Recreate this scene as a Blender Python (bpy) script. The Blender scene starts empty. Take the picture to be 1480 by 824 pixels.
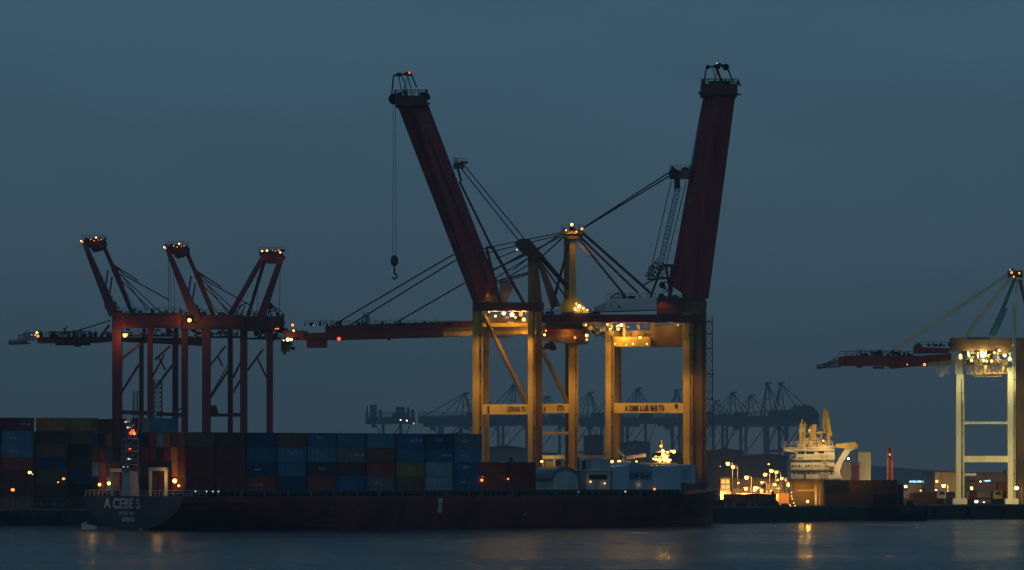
import bpy, bmesh, math, random
from mathutils import Vector, Matrix
R = math.radians
rnd = random.Random(7)
SC = bpy.context.scene
COL = SC.collection

# ------------------------------------------------------------------ camera, sky, exposure
F = 6464.0; CX = 740.0; HY = 687.0; EYE = 9.8
cam_d = bpy.data.cameras.new('camera'); cam = bpy.data.objects.new('camera', cam_d); COL.objects.link(cam)
cam.location = (0, 0, EYE); cam.rotation_euler = (R(90), 0, 0)
cam_d.sensor_width = 36; cam_d.lens = F / 1480 * 36; cam_d.shift_y = (HY - 412) / 1480
cam_d.clip_start = 1; cam_d.clip_end = 20000
SC.camera = cam
SC.view_settings.view_transform = 'Standard'; SC.view_settings.look = 'None'
SC.view_settings.exposure = 0; SC.view_settings.gamma = 1
SC.cycles.use_denoising = True
SC.cycles.max_bounces = 5; SC.cycles.diffuse_bounces = 2; SC.cycles.glossy_bounces = 3
SC.cycles.volume_bounces = 0; SC.cycles.transparent_max_bounces = 8
SC.cycles.sample_clamp_indirect = 4

W = bpy.data.worlds.new('World'); SC.world = W; W.use_nodes = True
nt = W.node_tree; nt.nodes.clear()
out = nt.nodes.new('ShaderNodeOutputWorld'); bg = nt.nodes.new('ShaderNodeBackground')
sky = nt.nodes.new('ShaderNodeTexSky'); sky.sky_type = 'NISHITA'; sky.sun_disc = False
sky.sun_elevation = R(0.0); sky.sun_rotation = R(180); sky.air_density = 1.5; sky.dust_density = 2.0; sky.ozone_density = 3.0
tc = nt.nodes.new('ShaderNodeTexCoord'); sp = nt.nodes.new('ShaderNodeSeparateXYZ')
mr = nt.nodes.new('ShaderNodeMapRange'); mr.inputs['From Min'].default_value = -0.01; mr.inputs['From Max'].default_value = 0.12
cr = nt.nodes.new('ShaderNodeValToRGB')
cr.color_ramp.elements[0].color = (0.60, 0.66, 0.70, 1); cr.color_ramp.elements[1].color = (0.72, 1.42, 1.95, 1)
hs = nt.nodes.new('ShaderNodeMix'); hs.data_type = 'RGBA'; hs.inputs['Factor'].default_value = 0.78
hs.inputs[7].default_value = (1.0, 1.22, 1.35, 1)
ml = nt.nodes.new('ShaderNodeMix'); ml.data_type = 'RGBA'; ml.blend_type = 'MULTIPLY'; ml.inputs['Factor'].default_value = 1
L = nt.links.new
L(tc.outputs['Generated'], sp.inputs[0]); L(sp.outputs['Z'], mr.inputs['Value']); L(mr.outputs[0], cr.inputs[0])
L(sky.outputs[0], hs.inputs[6]); L(hs.outputs[2], ml.inputs[6]); L(cr.outputs[0], ml.inputs[7])
cn = nt.nodes.new('ShaderNodeTexNoise'); cn.inputs['Scale'].default_value = 9; cn.inputs['Detail'].default_value = 5
cm = nt.nodes.new('ShaderNodeMapping'); cm.inputs['Scale'].default_value = (1, 1, 3.5)
cv = nt.nodes.new('ShaderNodeMapRange'); cv.inputs['From Min'].default_value = .3; cv.inputs['From Max'].default_value = .7; cv.inputs['To Min'].default_value = .94; cv.inputs['To Max'].default_value = 1.10
L(tc.outputs['Generated'], cm.inputs[0]); L(cm.outputs[0], cn.inputs[0]); L(cn.outputs[0], cv.inputs[0])
mc = nt.nodes.new('ShaderNodeMix'); mc.data_type = 'RGBA'; mc.blend_type = 'MULTIPLY'; mc.inputs['Factor'].default_value = 1
L(ml.outputs[2], mc.inputs[6]); L(cv.outputs[0], mc.inputs[7]); L(mc.outputs[2], bg.inputs[0]); bg.inputs[1].default_value = 0.080; L(bg.outputs[0], out.inputs[0])

sd = bpy.data.lights.new('sun', 'SUN'); sd.energy = 0.02; sd.angle = R(20); sd.color = (0.75, 0.85, 1.0)
so = bpy.data.objects.new('sun', sd); so.rotation_euler = (R(80), 0, R(0)); COL.objects.link(so)

# ------------------------------------------------------------------ helpers
def P(px, py, Y): return Vector(((px - CX) * Y / F, Y, EYE + (HY - py) * Y / F))
def X(px, Y): return (px - CX) * Y / F
def Z(py, Y): return EYE + (HY - py) * Y / F
GZ = 3.0

def tag(o, label=None, cat=None, group=None, kind=None):
    if label: o['label'] = label
    if cat: o['category'] = cat
    if group: o['group'] = group
    if kind: o['kind'] = kind
    return o
def empty(name, loc, label=None, cat=None, group=None):
    o = bpy.data.objects.new(name, None); COL.objects.link(o); o.location = loc
    return tag(o, label, cat, group)

class MB:
    """collects shapes in world space, builds one mesh relative to its parent"""
    def __init__(s): s.v = []; s.f = []
    def add(s, vs, fs):
        n = len(s.v); s.v += [Vector(v) for v in vs]; s.f += [[i + n for i in f] for f in fs]
    def box(s, a, b):
        x0, y0, z0 = [min(a[i], b[i]) for i in range(3)]; x1, y1, z1 = [max(a[i], b[i]) for i in range(3)]
        s.add([(x0,y0,z0),(x1,y0,z0),(x1,y1,z0),(x0,y1,z0),(x0,y0,z1),(x1,y0,z1),(x1,y1,z1),(x0,y1,z1)],
              [[0,3,2,1],[4,5,6,7],[0,1,5,4],[1,2,6,5],[2,3,7,6],[3,0,4,7]])
    def pbox(s, px0, py0, px1, py1, Y, d):          # box whose front face fills these pixels at Y, depth d
        a = P(px0, py0, Y); b = P(px1, py1, Y); s.box((a.x, Y, a.z), (b.x, Y + d, b.z))
    def bar(s, a, b, w, h=None, w2=None, h2=None, up=Vector((0,1,0))):
        a = Vector(a); b = Vector(b); h = h or w; w2 = w2 or w; h2 = h2 or (h if w2 == w else w2*h/w)
        d = (b - a).normalized()
        if abs(d.dot(up)) > .98: up = Vector((1,0,0))
        s1 = d.cross(up).normalized(); s2 = s1.cross(d).normalized()
        vs = []
        for p, ww, hh in ((a, w, h), (b, w2, h2)):
            for i, j in ((-1,-1),(1,-1),(1,1),(-1,1)): vs.append(p + s1*i*ww/2 + s2*j*hh/2)
        s.add(vs, [[0,1,2,3],[7,6,5,4],[0,4,5,1],[1,5,6,2],[2,6,7,3],[3,7,4,0]])
    def pbar(s, p1, p2, Y, w, d=None, Y2=None, w2=None):   # p = pixel pair, w in metres
        s.bar(P(p1[0], p1[1], Y), P(p2[0], p2[1], Y2 or Y), w, d, w2)
    def tube(s, a, b, r, n=8, r2=None):
        a = Vector(a); b = Vector(b); r2 = r if r2 is None else r2; d = (b-a).normalized()
        up = Vector((0,0,1)) if abs(d.z) < .9 else Vector((1,0,0))
        s1 = d.cross(up).normalized(); s2 = d.cross(s1).normalized(); vs = []
        for p, rr in ((a,r),(b,r2)):
            for k in range(n):
                t = 2*math.pi*k/n; vs.append(p + (s1*math.cos(t) + s2*math.sin(t))*rr)
        fs = [[k, (k+1)%n, n+(k+1)%n, n+k] for k in range(n)] + [list(range(n))[::-1], list(range(n, 2*n))]
        s.add(vs, fs)
    def ptube(s, p1, p2, Y, r, Y2=None, n=6): s.tube(P(p1[0],p1[1],Y), P(p2[0],p2[1],Y2 or Y), r, n)
    def prism(s, pts, Y, d):                         # outline in pixels at Y, thickness d
        q = [P(a, b, Y) for a, b in pts]; n = len(q)
        vs = q + [v + Vector((0, d, 0)) for v in q]
        s.add(vs, [list(range(n))[::-1], list(range(n, 2*n))] + [[i, (i+1)%n, n+(i+1)%n, n+i] for i in range(n)])
    def ball(s, c, r, n=8, m=5, sq=(1,1,1)):
        vs = []; c = Vector(c)
        for i in range(1, m):
            a = math.pi*i/m
            for k in range(n):
                t = 2*math.pi*k/n; vs.append(c + Vector((r*sq[0]*math.sin(a)*math.cos(t), r*sq[1]*math.sin(a)*math.sin(t), r*sq[2]*math.cos(a))))
        vs += [c + Vector((0,0,r*sq[2])), c - Vector((0,0,r*sq[2]))]; T = len(vs)-2
        fs = [[i*n+k, i*n+(k+1)%n, (i+1)*n+(k+1)%n, (i+1)*n+k] for i in range(m-2) for k in range(n)]
        fs += [[T, (k+1)%n, k] for k in range(n)] + [[T+1, (m-2)*n+k, (m-2)*n+(k+1)%n] for k in range(n)]
        s.add(vs, fs)
    def rail(s, a, b, h=1.1, step=2.0, r=.05):       # guard rail with posts
        a = Vector(a); b = Vector(b); n = max(1, int((b-a).length/step)); u = Vector((0,0,h))
        s.bar(a+u, b+u, r*2); s.bar(a+u*.5, b+u*.5, r*1.4)
        for k in range(n+1):
            p = a.lerp(b, k/n); s.bar(p, p+u, r*2)
    def truss(s, a, b, w, n, r, up=Vector((0,0,1)), thick=None):   # lattice between two points
        a = Vector(a); b = Vector(b); d = (b-a).normalized(); t = thick or w
        if abs(d.dot(up)) > .9: up = Vector((0,1,0))
        s1 = d.cross(up).normalized()*t/2; s2 = s1.cross(d).normalized()*w/2
        cs = [s1+s2, s1-s2, -s1-s2, -s1+s2]
        for c in cs: s.bar(a+c, b+c, r)
        for k in range(n):
            p = a.lerp(b, k/n); q = a.lerp(b, (k+1)/n)
            for i in range(4):
                c1, c2 = cs[i], cs[(i+1)%4]
                s.bar(p+c1, q+c2 if k%2 else q+c2, r*.7); s.bar(p+c1, p+c2, r*.7)
    def build(s, name, mat, parent=None, smooth=False):
        o0 = parent_world(parent) if parent else Vector()
        if not parent and s.v:
            xs = [v.x for v in s.v]; ys = [v.y for v in s.v]; zs = [v.z for v in s.v]
            o0 = Vector(((min(xs)+max(xs))/2, (min(ys)+max(ys))/2, min(zs)))
        me = bpy.data.meshes.new(name); me.from_pydata([v - o0 for v in s.v], [], s.f); me.update()
        bm = bmesh.new(); bm.from_mesh(me); bmesh.ops.recalc_face_normals(bm, faces=bm.faces); bm.to_mesh(me); bm.free()
        if smooth: me.polygons.foreach_set('use_smooth', [True]*len(me.polygons))
        me.materials.append(mat); o = bpy.data.objects.new(name, me); COL.objects.link(o)
        if parent: o.parent = parent
        else: o.location = o0
        return o
def parent_world(o):
    v = Vector(o.location)
    while o.parent: o = o.parent; v += Vector(o.location)
    return v

_m = {}
def mat(name, col, rough=.55, metal=0.0, var=.25, scale=.35, bump=0.0, streak=False, spec=.5):
    if name in _m: return _m[name]
    m = bpy.data.materials.new(name); m.use_nodes = True; t = m.node_tree; b = t.nodes['Principled BSDF']
    b.inputs['Roughness'].default_value = rough; b.inputs['Metallic'].default_value = metal; b.inputs['Specular IOR Level'].default_value = spec
    tcn = t.nodes.new('ShaderNodeTexCoord'); mp = t.nodes.new('ShaderNodeMapping')
    if streak: mp.inputs['Scale'].default_value = (2.2, 2.2, .25)
    n = t.nodes.new('ShaderNodeTexNoise'); n.inputs['Scale'].default_value = scale; n.inputs['Detail'].default_value = 7; n.inputs['Roughness'].default_value = .65
    rp = t.nodes.new('ShaderNodeValToRGB'); rp.color_ramp.elements[0].position = .32; rp.color_ramp.elements[1].position = .68
    lo = tuple(c*(1-var) for c in col); hi = tuple(min(1, c*(1+var*.6)) for c in col)
    rp.color_ramp.elements[0].color = (*lo, 1); rp.color_ramp.elements[1].color = (*hi, 1)
    t.links.new(tcn.outputs['Object'], mp.inputs[0]); t.links.new(mp.outputs[0], n.inputs[0])
    t.links.new(n.outputs[0], rp.inputs[0]); t.links.new(rp.outputs[0], b.inputs['Base Color'])
    if bump:
        bp = t.nodes.new('ShaderNodeBump'); bp.inputs['Strength'].default_value = bump; bp.inputs['Distance'].default_value = .1
        t.links.new(n.outputs[0], bp.inputs['Height']); t.links.new(bp.outputs[0], b.inputs['Normal'])
    _m[name] = m; return m
def emit(name, col, s):
    if name in _m: return _m[name]
    m = bpy.data.materials.new(name); m.use_nodes = True; b = m.node_tree.nodes['Principled BSDF']
    b.inputs['Base Color'].default_value = (.02,.02,.02,1)
    b.inputs['Emission Color'].default_value = (*col, 1); b.inputs['Emission Strength'].default_value = s
    _m[name] = m; return m

SOD = (1.0, .48, .07)
E_SOD = emit('sodium_glow', (1.0, .46, .10), 5.5)
E_ORG = emit('orange_glow', (1.0, .27, .05), 2.6)
E_WHT = emit('white_glow', (1.0, .86, .55), 4.5)
E_DIM = emit('dim_white_glow', (.8, .8, .7), 1.0)
E_RED = emit('red_glow', (1.0, .08, .03), 2.2)
E_BLU = emit('blue_sign_glow', (.25, .6, 1.0), 3.0)
E_WIN = emit('lit_window_glow', (1.0, .55, .12), 1.1)

M_RED = mat('crane_red_paint', (.155, .020, .018), .5, var=.35, scale=.25, streak=True)
M_BOOM = mat('boom_red_paint', (.30, .038, .034), .55, var=.45, scale=.35, streak=True, spec=.3)
M_RED2 = mat('crane_maroon_paint', (.12, .02, .016), .55, var=.35, scale=.25, streak=True)
M_BEAM = mat('crane_beam_paint', (.66, .50, .15), .5, var=.2, scale=.3)
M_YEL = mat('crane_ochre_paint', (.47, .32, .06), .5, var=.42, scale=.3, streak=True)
M_YEL2 = mat('crane_dull_and_unlit_ochre', (.17, .105, .045), .55, var=.4, scale=.3, streak=True)  # duller ochre, also used where crane legs and beams are drawn unlit
M_PALE = mat('crane_pale_green_paint', (.62, .64, .47), .5, var=.18, scale=.2, streak=True)
M_TEAL = mat('crane_teal_paint', (.07, .22, .26), .5)
M_DARK = mat('dark_steel', (.03, .028, .028), .55, .3)
M_GREY = mat('grey_steel', (.16, .17, .18), .5, .2)
M_WHT = mat('white_paint', (.62, .63, .62), .5, var=.15, streak=True)
M_OFF = mat('off_white_paint', (.46, .45, .41), .55, var=.25, streak=True)
M_CONC = mat('concrete', (.16, .155, .145), .85, var=.35, scale=.15, bump=.3, spec=.2)
M_ASPH = mat('asphalt', (.05, .05, .052), .85, var=.35, scale=.05, spec=.15)
M_CABLE = mat('steel_cable', (.035, .035, .04), .5, .4)
M_BLACK = mat('black_rubber', (.015, .015, .015), .8, spec=.2)
M_LET = mat('dark_lettering', (.02, .018, .015), .6)
M_WLET = mat('white_lettering', (.55, .58, .60), .6)
M_BRICK = mat('shed_cladding', (.22, .17, .12), .7, var=.3, streak=True)
M_TANK = mat('silo_cladding', (.30, .31, .28), .6, var=.2, streak=True)
M_ROOF = mat('shed_roof', (.09, .07, .06), .6, var=.3)
M_SLATE = mat('blue_tarp', (.38, .49, .58), .6, var=.15, scale=.12)
M_GLASS = mat('window_glass', (.02, .025, .03), .1)

def light(pos, power, col=SOD, r=.4, parent=None, name='lamp_light', spot=None, aim=None):
    d = bpy.data.lights.new(name, 'SPOT' if spot else 'POINT'); d.energy = power
    if spot: d.spot_size = R(spot); d.spot_blend = .6
    d.energy = power; d.color = col; d.shadow_soft_size = r
    o = bpy.data.objects.new(name, d); COL.objects.link(o)
    if aim is not None: o.rotation_euler = (Vector(aim)-Vector(pos)).to_track_quat('-Z','Y').to_euler()
    if parent: o.parent = parent; o.location = Vector(pos) - parent_world(parent)
    else: o.location = pos
    return o
def floodlight(parent, px, py, Y, power=0, em=None, size=.55, down=1.2, front=1.0, name='floodlight', col=SOD, spot=150):
    size *= .8
    p = P(px, py, Y); m = MB(); m.box(p - Vector((size/2, size*.3, size/2)), p + Vector((size/2, size*.3, size/2)))
    m.bar(p + Vector((0, size*.4, 0)), p + Vector((0, size*.4+.8, .2)), .12)
    h = m.build(name + '_housing', M_DARK, parent)
    g = MB(); g.ball(p + Vector((0, -size*.5, 0)), size*.5, 8, 6); h2 = g.build('lamp_glass', em or E_SOD, h); h2.location = (0,0,0)
    if power: light(p + Vector((0, -front-size, -down)), power, col, .35, parent, spot=spot)
    return h

# ------------------------------------------------------------------ water, ground
me = MB(); me.add([(-3000,-250,0),(3000,-250,0),(3000,1300,0),(-3000,1300,0)], [[0,1,2,3]])
wm = bpy.data.materials.new('harbour_water'); wm.use_nodes = True; t = wm.node_tree; b = t.nodes['Principled BSDF']
b.inputs['Base Color'].default_value = (.022, .050, .062, 1); b.inputs['Roughness'].default_value = .3; b.inputs['IOR'].default_value = 1.33
tcn = t.nodes.new('ShaderNodeTexCoord')
def wn(sc, xyz, det):
    mp = t.nodes.new('ShaderNodeMapping'); mp.inputs['Scale'].default_value = xyz
    n = t.nodes.new('ShaderNodeTexNoise'); n.inputs['Scale'].default_value = sc; n.inputs['Detail'].default_value = det; n.inputs['Roughness'].default_value = .6
    t.links.new(tcn.outputs['Object'], mp.inputs[0]); t.links.new(mp.outputs[0], n.inputs[0]); return n
n1 = wn(.55, (1, .7, 1), 8); n2 = wn(.05, (.6, 1, 1), 4)
n3 = wn(1.0, (.42, .10, 1), 9); n4 = wn(1.0, (.012, .012, 1), 5)
b3 = t.nodes.new('ShaderNodeBump'); b3.inputs['Strength'].default_value = 1; b3.inputs['Distance'].default_value = 3.2
r4 = t.nodes.new('ShaderNodeMapRange'); r4.inputs['From Min'].default_value = .35; r4.inputs['From Max'].default_value = .65; r4.inputs['To Min'].default_value = .12; r4.inputs['To Max'].default_value = .32
t.links.new(n4.outputs[0], r4.inputs[0]); t.links.new(r4.outputs[0], b.inputs['Roughness']); t.links.new(n3.outputs[0], b3.inputs['Height'])
b1 = t.nodes.new('ShaderNodeBump'); b1.inputs['Strength'].default_value = 1; b1.inputs['Distance'].default_value = .9
b2 = t.nodes.new('ShaderNodeBump'); b2.inputs['Strength'].default_value = 1; b2.inputs['Distance'].default_value = 2.5
t.links.new(n1.outputs[0], b1.inputs['Height']); t.links.new(n2.outputs[0], b2.inputs['Height'])
t.links.new(b2.outputs[0], b3.inputs['Normal']); t.links.new(b3.outputs[0], b1.inputs['Normal']); t.links.new(b1.outputs[0], b.inputs['Normal'])
tag(me.build('water', wm), 'dark rippled harbour water in the foreground', kind='structure')

edge = [(-3000, 862), (X(-200, 862), 862), (X(100, 866), 866), (X(700, 893), 893), (X(1035, 912), 912), (X(1340, 992), 992), (X(1600, 1015), 1015), (3000, 1100)]
g = MB(); n = len(edge)
vs = [(x, y, GZ) for x, y in edge] + [(3000, 5800, GZ), (-3000, 5800, GZ)] + [(x, y, -1.5) for x, y in edge]
g.add(vs, [list(range(n+2))] + [[i, n+2+i, n+3+i, i+1] for i in range(n-1)])
tag(g.build('ground', M_ASPH), 'dark asphalt port ground behind the quay edge', kind='structure')
kb2 = MB()
for i in range(n-1):
    kb2.bar(Vector((*edge[i], GZ+.17)) + Vector((0,.6,0)), Vector((*edge[i+1], GZ+.17)) + Vector((0,.6,0)), .9, .3, up=Vector((0,0,1)))
tag(kb2.build('kerb', M_CONC), 'raised concrete cope along the quay edge', kind='structure')

# far low land on the horizon
hl = MB(); pts = []
for k in range(41):
    x = -2900 + k*145; pts.append((x, 5600 + rnd.uniform(-60, 60), GZ + 14 + 10*rnd.random() + 8*math.sin(k*.7)))
for k in range(40):
    a, c = pts[k], pts[k+1]; hl.add([(a[0], a[1]-80, GZ-.5), (c[0], c[1]-80, GZ-.5), c, a, (a[0], a[1]+90, GZ-.5), (c[0], c[1]+90, GZ-.5)], [[0,1,2,3],[3,2,5,4]])
tag(hl.build('terrain', mat('far_land', (.04,.045,.04), .9)), 'low dark land along the far horizon', kind='structure')

# haze
hz = MB(); hz.box((-3100, -350, -2.6), (3100, 5900, 150))
hm = bpy.data.materials.new('haze_air'); hm.use_nodes = True; t = hm.node_tree; t.nodes.clear()
o_ = t.nodes.new('ShaderNodeOutputMaterial'); pv = t.nodes.new('ShaderNodeVolumePrincipled')
pv.inputs['Color'].default_value = (.80, .90, .96, 1); pv.inputs['Density'].default_value = .00011; pv.inputs['Anisotropy'].default_value = .2
t.links.new(pv.outputs[0], o_.inputs['Volume'])
tag(hz.build('haze', hm), 'even blue dusk haze over the port', kind='stuff')

# ------------------------------------------------------------------ text
def text_mesh(txt, size, name, m, origin, xdir, ydir, parent, bold=.0, stretch=1.0, align='LEFT'):
    cu = bpy.data.curves.new('tmp', 'FONT'); cu.body = txt; cu.size = size; cu.extrude = .02; cu.offset = bold; cu.align_x = align
    o = bpy.data.objects.new('tmp', cu); COL.objects.link(o)
    dg = bpy.context.evaluated_depsgraph_get(); me = bpy.data.meshes.new_from_object(o.evaluated_get(dg)); bpy.data.objects.remove(o)
    xd = Vector(xdir).normalized(); yd = Vector(ydir).normalized(); nd = xd.cross(yd)
    o0 = parent_world(parent)
    for v in me.vertices: v.co = Vector(origin) + xd*v.co.x*stretch + yd*v.co.y + nd*v.co.z - o0
    me.materials.clear(); me.materials.append(m); me.name = name
    ob = bpy.data.objects.new(name, me); COL.objects.link(ob); ob.parent = parent; return ob

# ------------------------------------------------------------------ containers
CL, CW, CH = 6.06, 2.44, 2.59
def cont_meshes(L_):
    b = MB(); n = int(L_/.28); st = L_/n            # corrugated long sides
    def side(y, sgn):
        xs = []
        for k in range(n):
            x = k*st; xs += [(x+.04, 0), (x+.08, .045), (x+st/2, .045), (x+st/2+.04, 0)]
        xs = [(.1, 0)] + [q for q in xs if .12 < q[0] < L_-.12] + [(L_-.1, 0)]
        vs = []
        for x, d in xs: vs += [(x, y - sgn*(.05+d), .15), (x, y - sgn*(.05+d), CH-.1)]
        b.add(vs, [[2*i, 2*i+2, 2*i+3, 2*i+1] for i in range(len(xs)-1)])
    side(-CW/2, -1); side(CW/2, 1)
    b.add([(0.05,-CW/2+.1,CH-.03),(L_-.05,-CW/2+.1,CH-.03),(L_-.05,CW/2-.1,CH-.03),(.05,CW/2-.1,CH-.03)], [[0,1,2,3]])
    b.add([(0.05,-CW/2+.1,.05),(L_-.05,-CW/2+.1,.05),(L_-.05,CW/2-.1,.05),(.05,CW/2-.1,.05)], [[3,2,1,0]])
    b.add([(L_-.07,-CW/2+.1,.1),(L_-.07,CW/2-.1,.1),(L_-.07,CW/2-.1,CH-.1),(L_-.07,-CW/2+.1,CH-.1)], [[0,1,2,3]])
    f = MB()
    for y in (-CW/2, CW/2-.12):
        f.box((0,y,0),(L_,y+.12,.15)); f.box((0,y,CH-.11),(L_,y+.12,CH))
        for x in (0, L_-.14): f.box((x,y+.002,.15),(x+.14,y+.118,CH-.11))
    for x in (0, L_-.12):
        f.box((x,-CW/2+.12,0),(x+.1,CW/2-.12,.15)); f.box((x,-CW/2+.12,CH-.11),(x+.1,CW/2-.12,CH))
    d = MB()
    for y0, y1 in ((-CW/2+.13,-.01),(.01,CW/2-.13)):
        d.box((.05,y0,.16),(.09,y1,CH-.12))
        for q in (.28,.72): yy = y0+(y1-y0)*q; d.box((.0,yy-.025,.12),(.045,yy+.025,CH-.12))
    return b, f, d
def raw_mesh(mb, name):
    me = bpy.data.meshes.new(name); me.from_pydata([tuple(v) for v in mb.v], [], mb.f)
    bm = bmesh.new(); bm.from_mesh(me); bmesh.ops.recalc_face_normals(bm, faces=bm.faces); bm.to_mesh(me); bm.free()
    me.materials.append(M_GREY); return me
CM = {}
for k_, L_ in (('short', CL), ('long', 12.19)):
    b_, f_, d_ = cont_meshes(L_); CM[k_] = [raw_mesh(b_, 'container_body'), raw_mesh(f_, 'container_frame'), raw_mesh(d_, 'container_door')]
def mark_mesh(seed, L_, big):
    r = random.Random(seed); m = MB(); x = L_*r.uniform(.15,.65); z0 = CH*r.uniform(.3,.6); h = r.uniform(.25,.5) if not big else r.uniform(.5,.8); xe = min(L_*.9, x+r.uniform(.9, 2.2)*(1.5 if big else 1))
    while x < xe:
        w = r.uniform(.2,.34)*(1.6 if big else 1)
        m.box((x,-CW/2-.004,z0),(x+.09,-CW/2+.03,z0+h))
        if r.random() < .7: m.box((x+.09,-CW/2-.004,z0+h-.12),(x+w,-CW/2+.03,z0+h))
        if r.random() < .5: m.box((x+.09,-CW/2-.004,z0),(x+w,-CW/2+.03,z0+.12))
        if r.random() < .5: m.box((x+w-.09,-CW/2-.004,z0+.12),(x+w,-CW/2+.03,z0+h-.12))
        x += w+.16
    return raw_mesh(m, 'container_marking')
MARKS = {('short', bg_, q_): mark_mesh(11+q_*7+bg_, CL, bg_) for bg_ in (0, 1) for q_ in range(6)}
CC = {'dark red': (.24,.028,.02), 'maroon': (.17,.028,.03), 'rust red': (.34,.055,.03), 'brown': (.19,.085,.04), 'orange': (.42,.17,.04),
      'mustard': (.36,.19,.05), 'navy blue': (.025,.055,.13), 'blue': (.035,.12,.24), 'teal blue': (.035,.16,.26), 'slate blue': (.11,.21,.30),
      'light grey': (.28,.31,.33), 'grey': (.15,.16,.17), 'mauve grey': (.21,.15,.17), 'purple brown': (.08,.04,.06), 'black': (.02,.02,.022),
      'dark green': (.02,.07,.05), 'white': (.5,.5,.48), 'deep brown': (.11,.045,.025)}
CMAT = {k_: mat('container_paint_' + k_.replace(' ', '_'), v_, .6, var=.5, scale=.6, streak=True, spec=.3) for k_, v_ in CC.items()}
FMAT = {k_: mat('container_frame_' + k_.replace(' ', '_'), tuple(c*.7 for c in v_), .6, var=.3, scale=.8) for k_, v_ in CC.items()}
used_labels = set()
def container(loc, rot, color, label, group, size='short', mark=None):
    assert label not in used_labels, label
    used_labels.add(label)
    o = bpy.data.objects.new('shipping_container', CM[size][0]); COL.objects.link(o); o.location = loc; o.rotation_euler = (0,0,rot)
    tag(o, label, 'container', group)
    o.material_slots[0].link = 'OBJECT'; o.material_slots[0].material = CMAT[color]
    for nm, me, mm in (('frame', CM[size][1], FMAT[color]), ('door', CM[size][2], CMAT[color])):
        c = bpy.data.objects.new(nm, me); COL.objects.link(c); c.parent = o
        c.material_slots[0].link = 'OBJECT'; c.material_slots[0].material = mm
    if mark is not None:
        c = bpy.data.objects.new('lettering', MARKS[('short', mark, len(used_labels) % 6)]); COL.objects.link(c); c.parent = o
        c.material_slots[0].link = 'OBJECT'; c.material_slots[0].material = M_WLET if (len(used_labels) % 3) else M_OFF
    return o
ORD = ['lowest', 'second', 'third', 'fourth', 'fifth', 'sixth', 'seventh', 'eighth']
NTH = ['first', 'second', 'third', 'fourth', 'fifth', 'sixth', 'seventh', 'eighth', 'ninth', 'tenth', 'eleventh', 'twelfth', 'thirteenth', 'fourteenth', 'fifteenth', 'sixteenth']

# ------------------------------------------------------------------ the container ship
TH = R(35); U = Vector((math.cos(TH), math.sin(TH), 0)); V = Vector((math.sin(TH), -math.cos(TH), 0)); UP = Vector((0,0,1))
BH = 18.0
S0 = Vector((X(265, 785), 785, 0)); SO = S0 - V*BH
def SP(u, v, z): return SO + U*u + V*v + UP*z
def u_at(px, v):           # station along the ship where a pixel column meets the plane v
    k = (px - CX)/F; b0 = SO + V*v; return (k*b0.y - b0.x)/(U.x - k*U.y)
ship = empty('container_ship', SO, 'long dark red container ship with a dark blue stern, moored across the water', 'ship')
LS = 131.0
stations = []
zl = [6.1, 5.0, 3.6, 2.2, 1.0, .2, -.8]
def hb(u, z):
    # half breadth
    if u < 34:
        t_ = u/34; full = [18, 17.9, 17.6, 17.2, 16.8, 16.5, 16]
        st = [18, 17.6, 16.2, 13.4, 9.5, 5.5, .4]; i = zl.index(z)
        e = t_**.8
        return st[i]*(1-e) + full[i]*e
    if u < 92: i = zl.index(z); return [18, 17.9, 17.6, 17.2, 16.8, 16.5, 16][i]
    i = zl.index(z); t_ = (u-92)/(LS-92); full = [18, 17.9, 17.6, 17.2, 16.8, 16.5, 16][i]
    p = [2.6, 2.4, 2.1, 1.9, 1.7, 1.6, 1.5][i]
    return max(.12, full*(1 - t_**p))
us = [0, 3, 7, 12, 18, 26, 34, 45, 60, 76, 92, 100, 107, 113, 118, 122, 126, 129, LS]
hull = MB(); rows = []
for u in us:
    r_ = []
    for z in zl:
        zz = z + (0 if z < 1 else max(0, (u-100)/31)**2*1.0)
        r_.append((u + max(0, (u-104)/27)**1.5*(z-2)*.3, hb(u, z), zz))
    rows.append(r_)
K = len(zl); vs = []
for r_ in rows:
    vs += [SP(u, h, z) for u, h, z in r_] + [SP(u, -h, z) for u, h, z in r_]
fs = []
for i in range(len(us)-1):
    a = i*2*K; c = a+2*K
    for k in range(K-1):
        fs.append([a+k, c+k, c+k+1, a+k+1]); fs.append([a+K+k, a+K+k+1, c+K+k+1, c+K+k])
    fs.append([a, a+K, c+K, c]); fs.append([a+K-1, c+K-1, c+2*K-1, a+2*K-1])
e = (len(us)-1)*2*K; fs.append([e+k for k in range(K)] + [e+K+k for k in range(K-1,-1,-1)])
hull.add(vs, fs)
M_HULL = mat('hull_red_paint', (.24, .03, .026), .5, var=.45, scale=.12, streak=True)
M_STERN = mat('stern_navy_paint', (.032, .030, .055), .5, var=.25, scale=.15)
hull.build('hull', M_HULL, ship)
tr = MB(); tv = [SP(-.04, h, z) for _, h, z in rows[0]] + [SP(-.04, -h, z) for _, h, z in rows[0][::-1]]
tr.add(tv, [list(range(len(tv)))])
tv2 = [v_ + U*.03 for v_ in tv]; tr.add(tv2, [list(range(len(tv)))[::-1]])
transom = tr.build('transom', M_STERN, ship)
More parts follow.
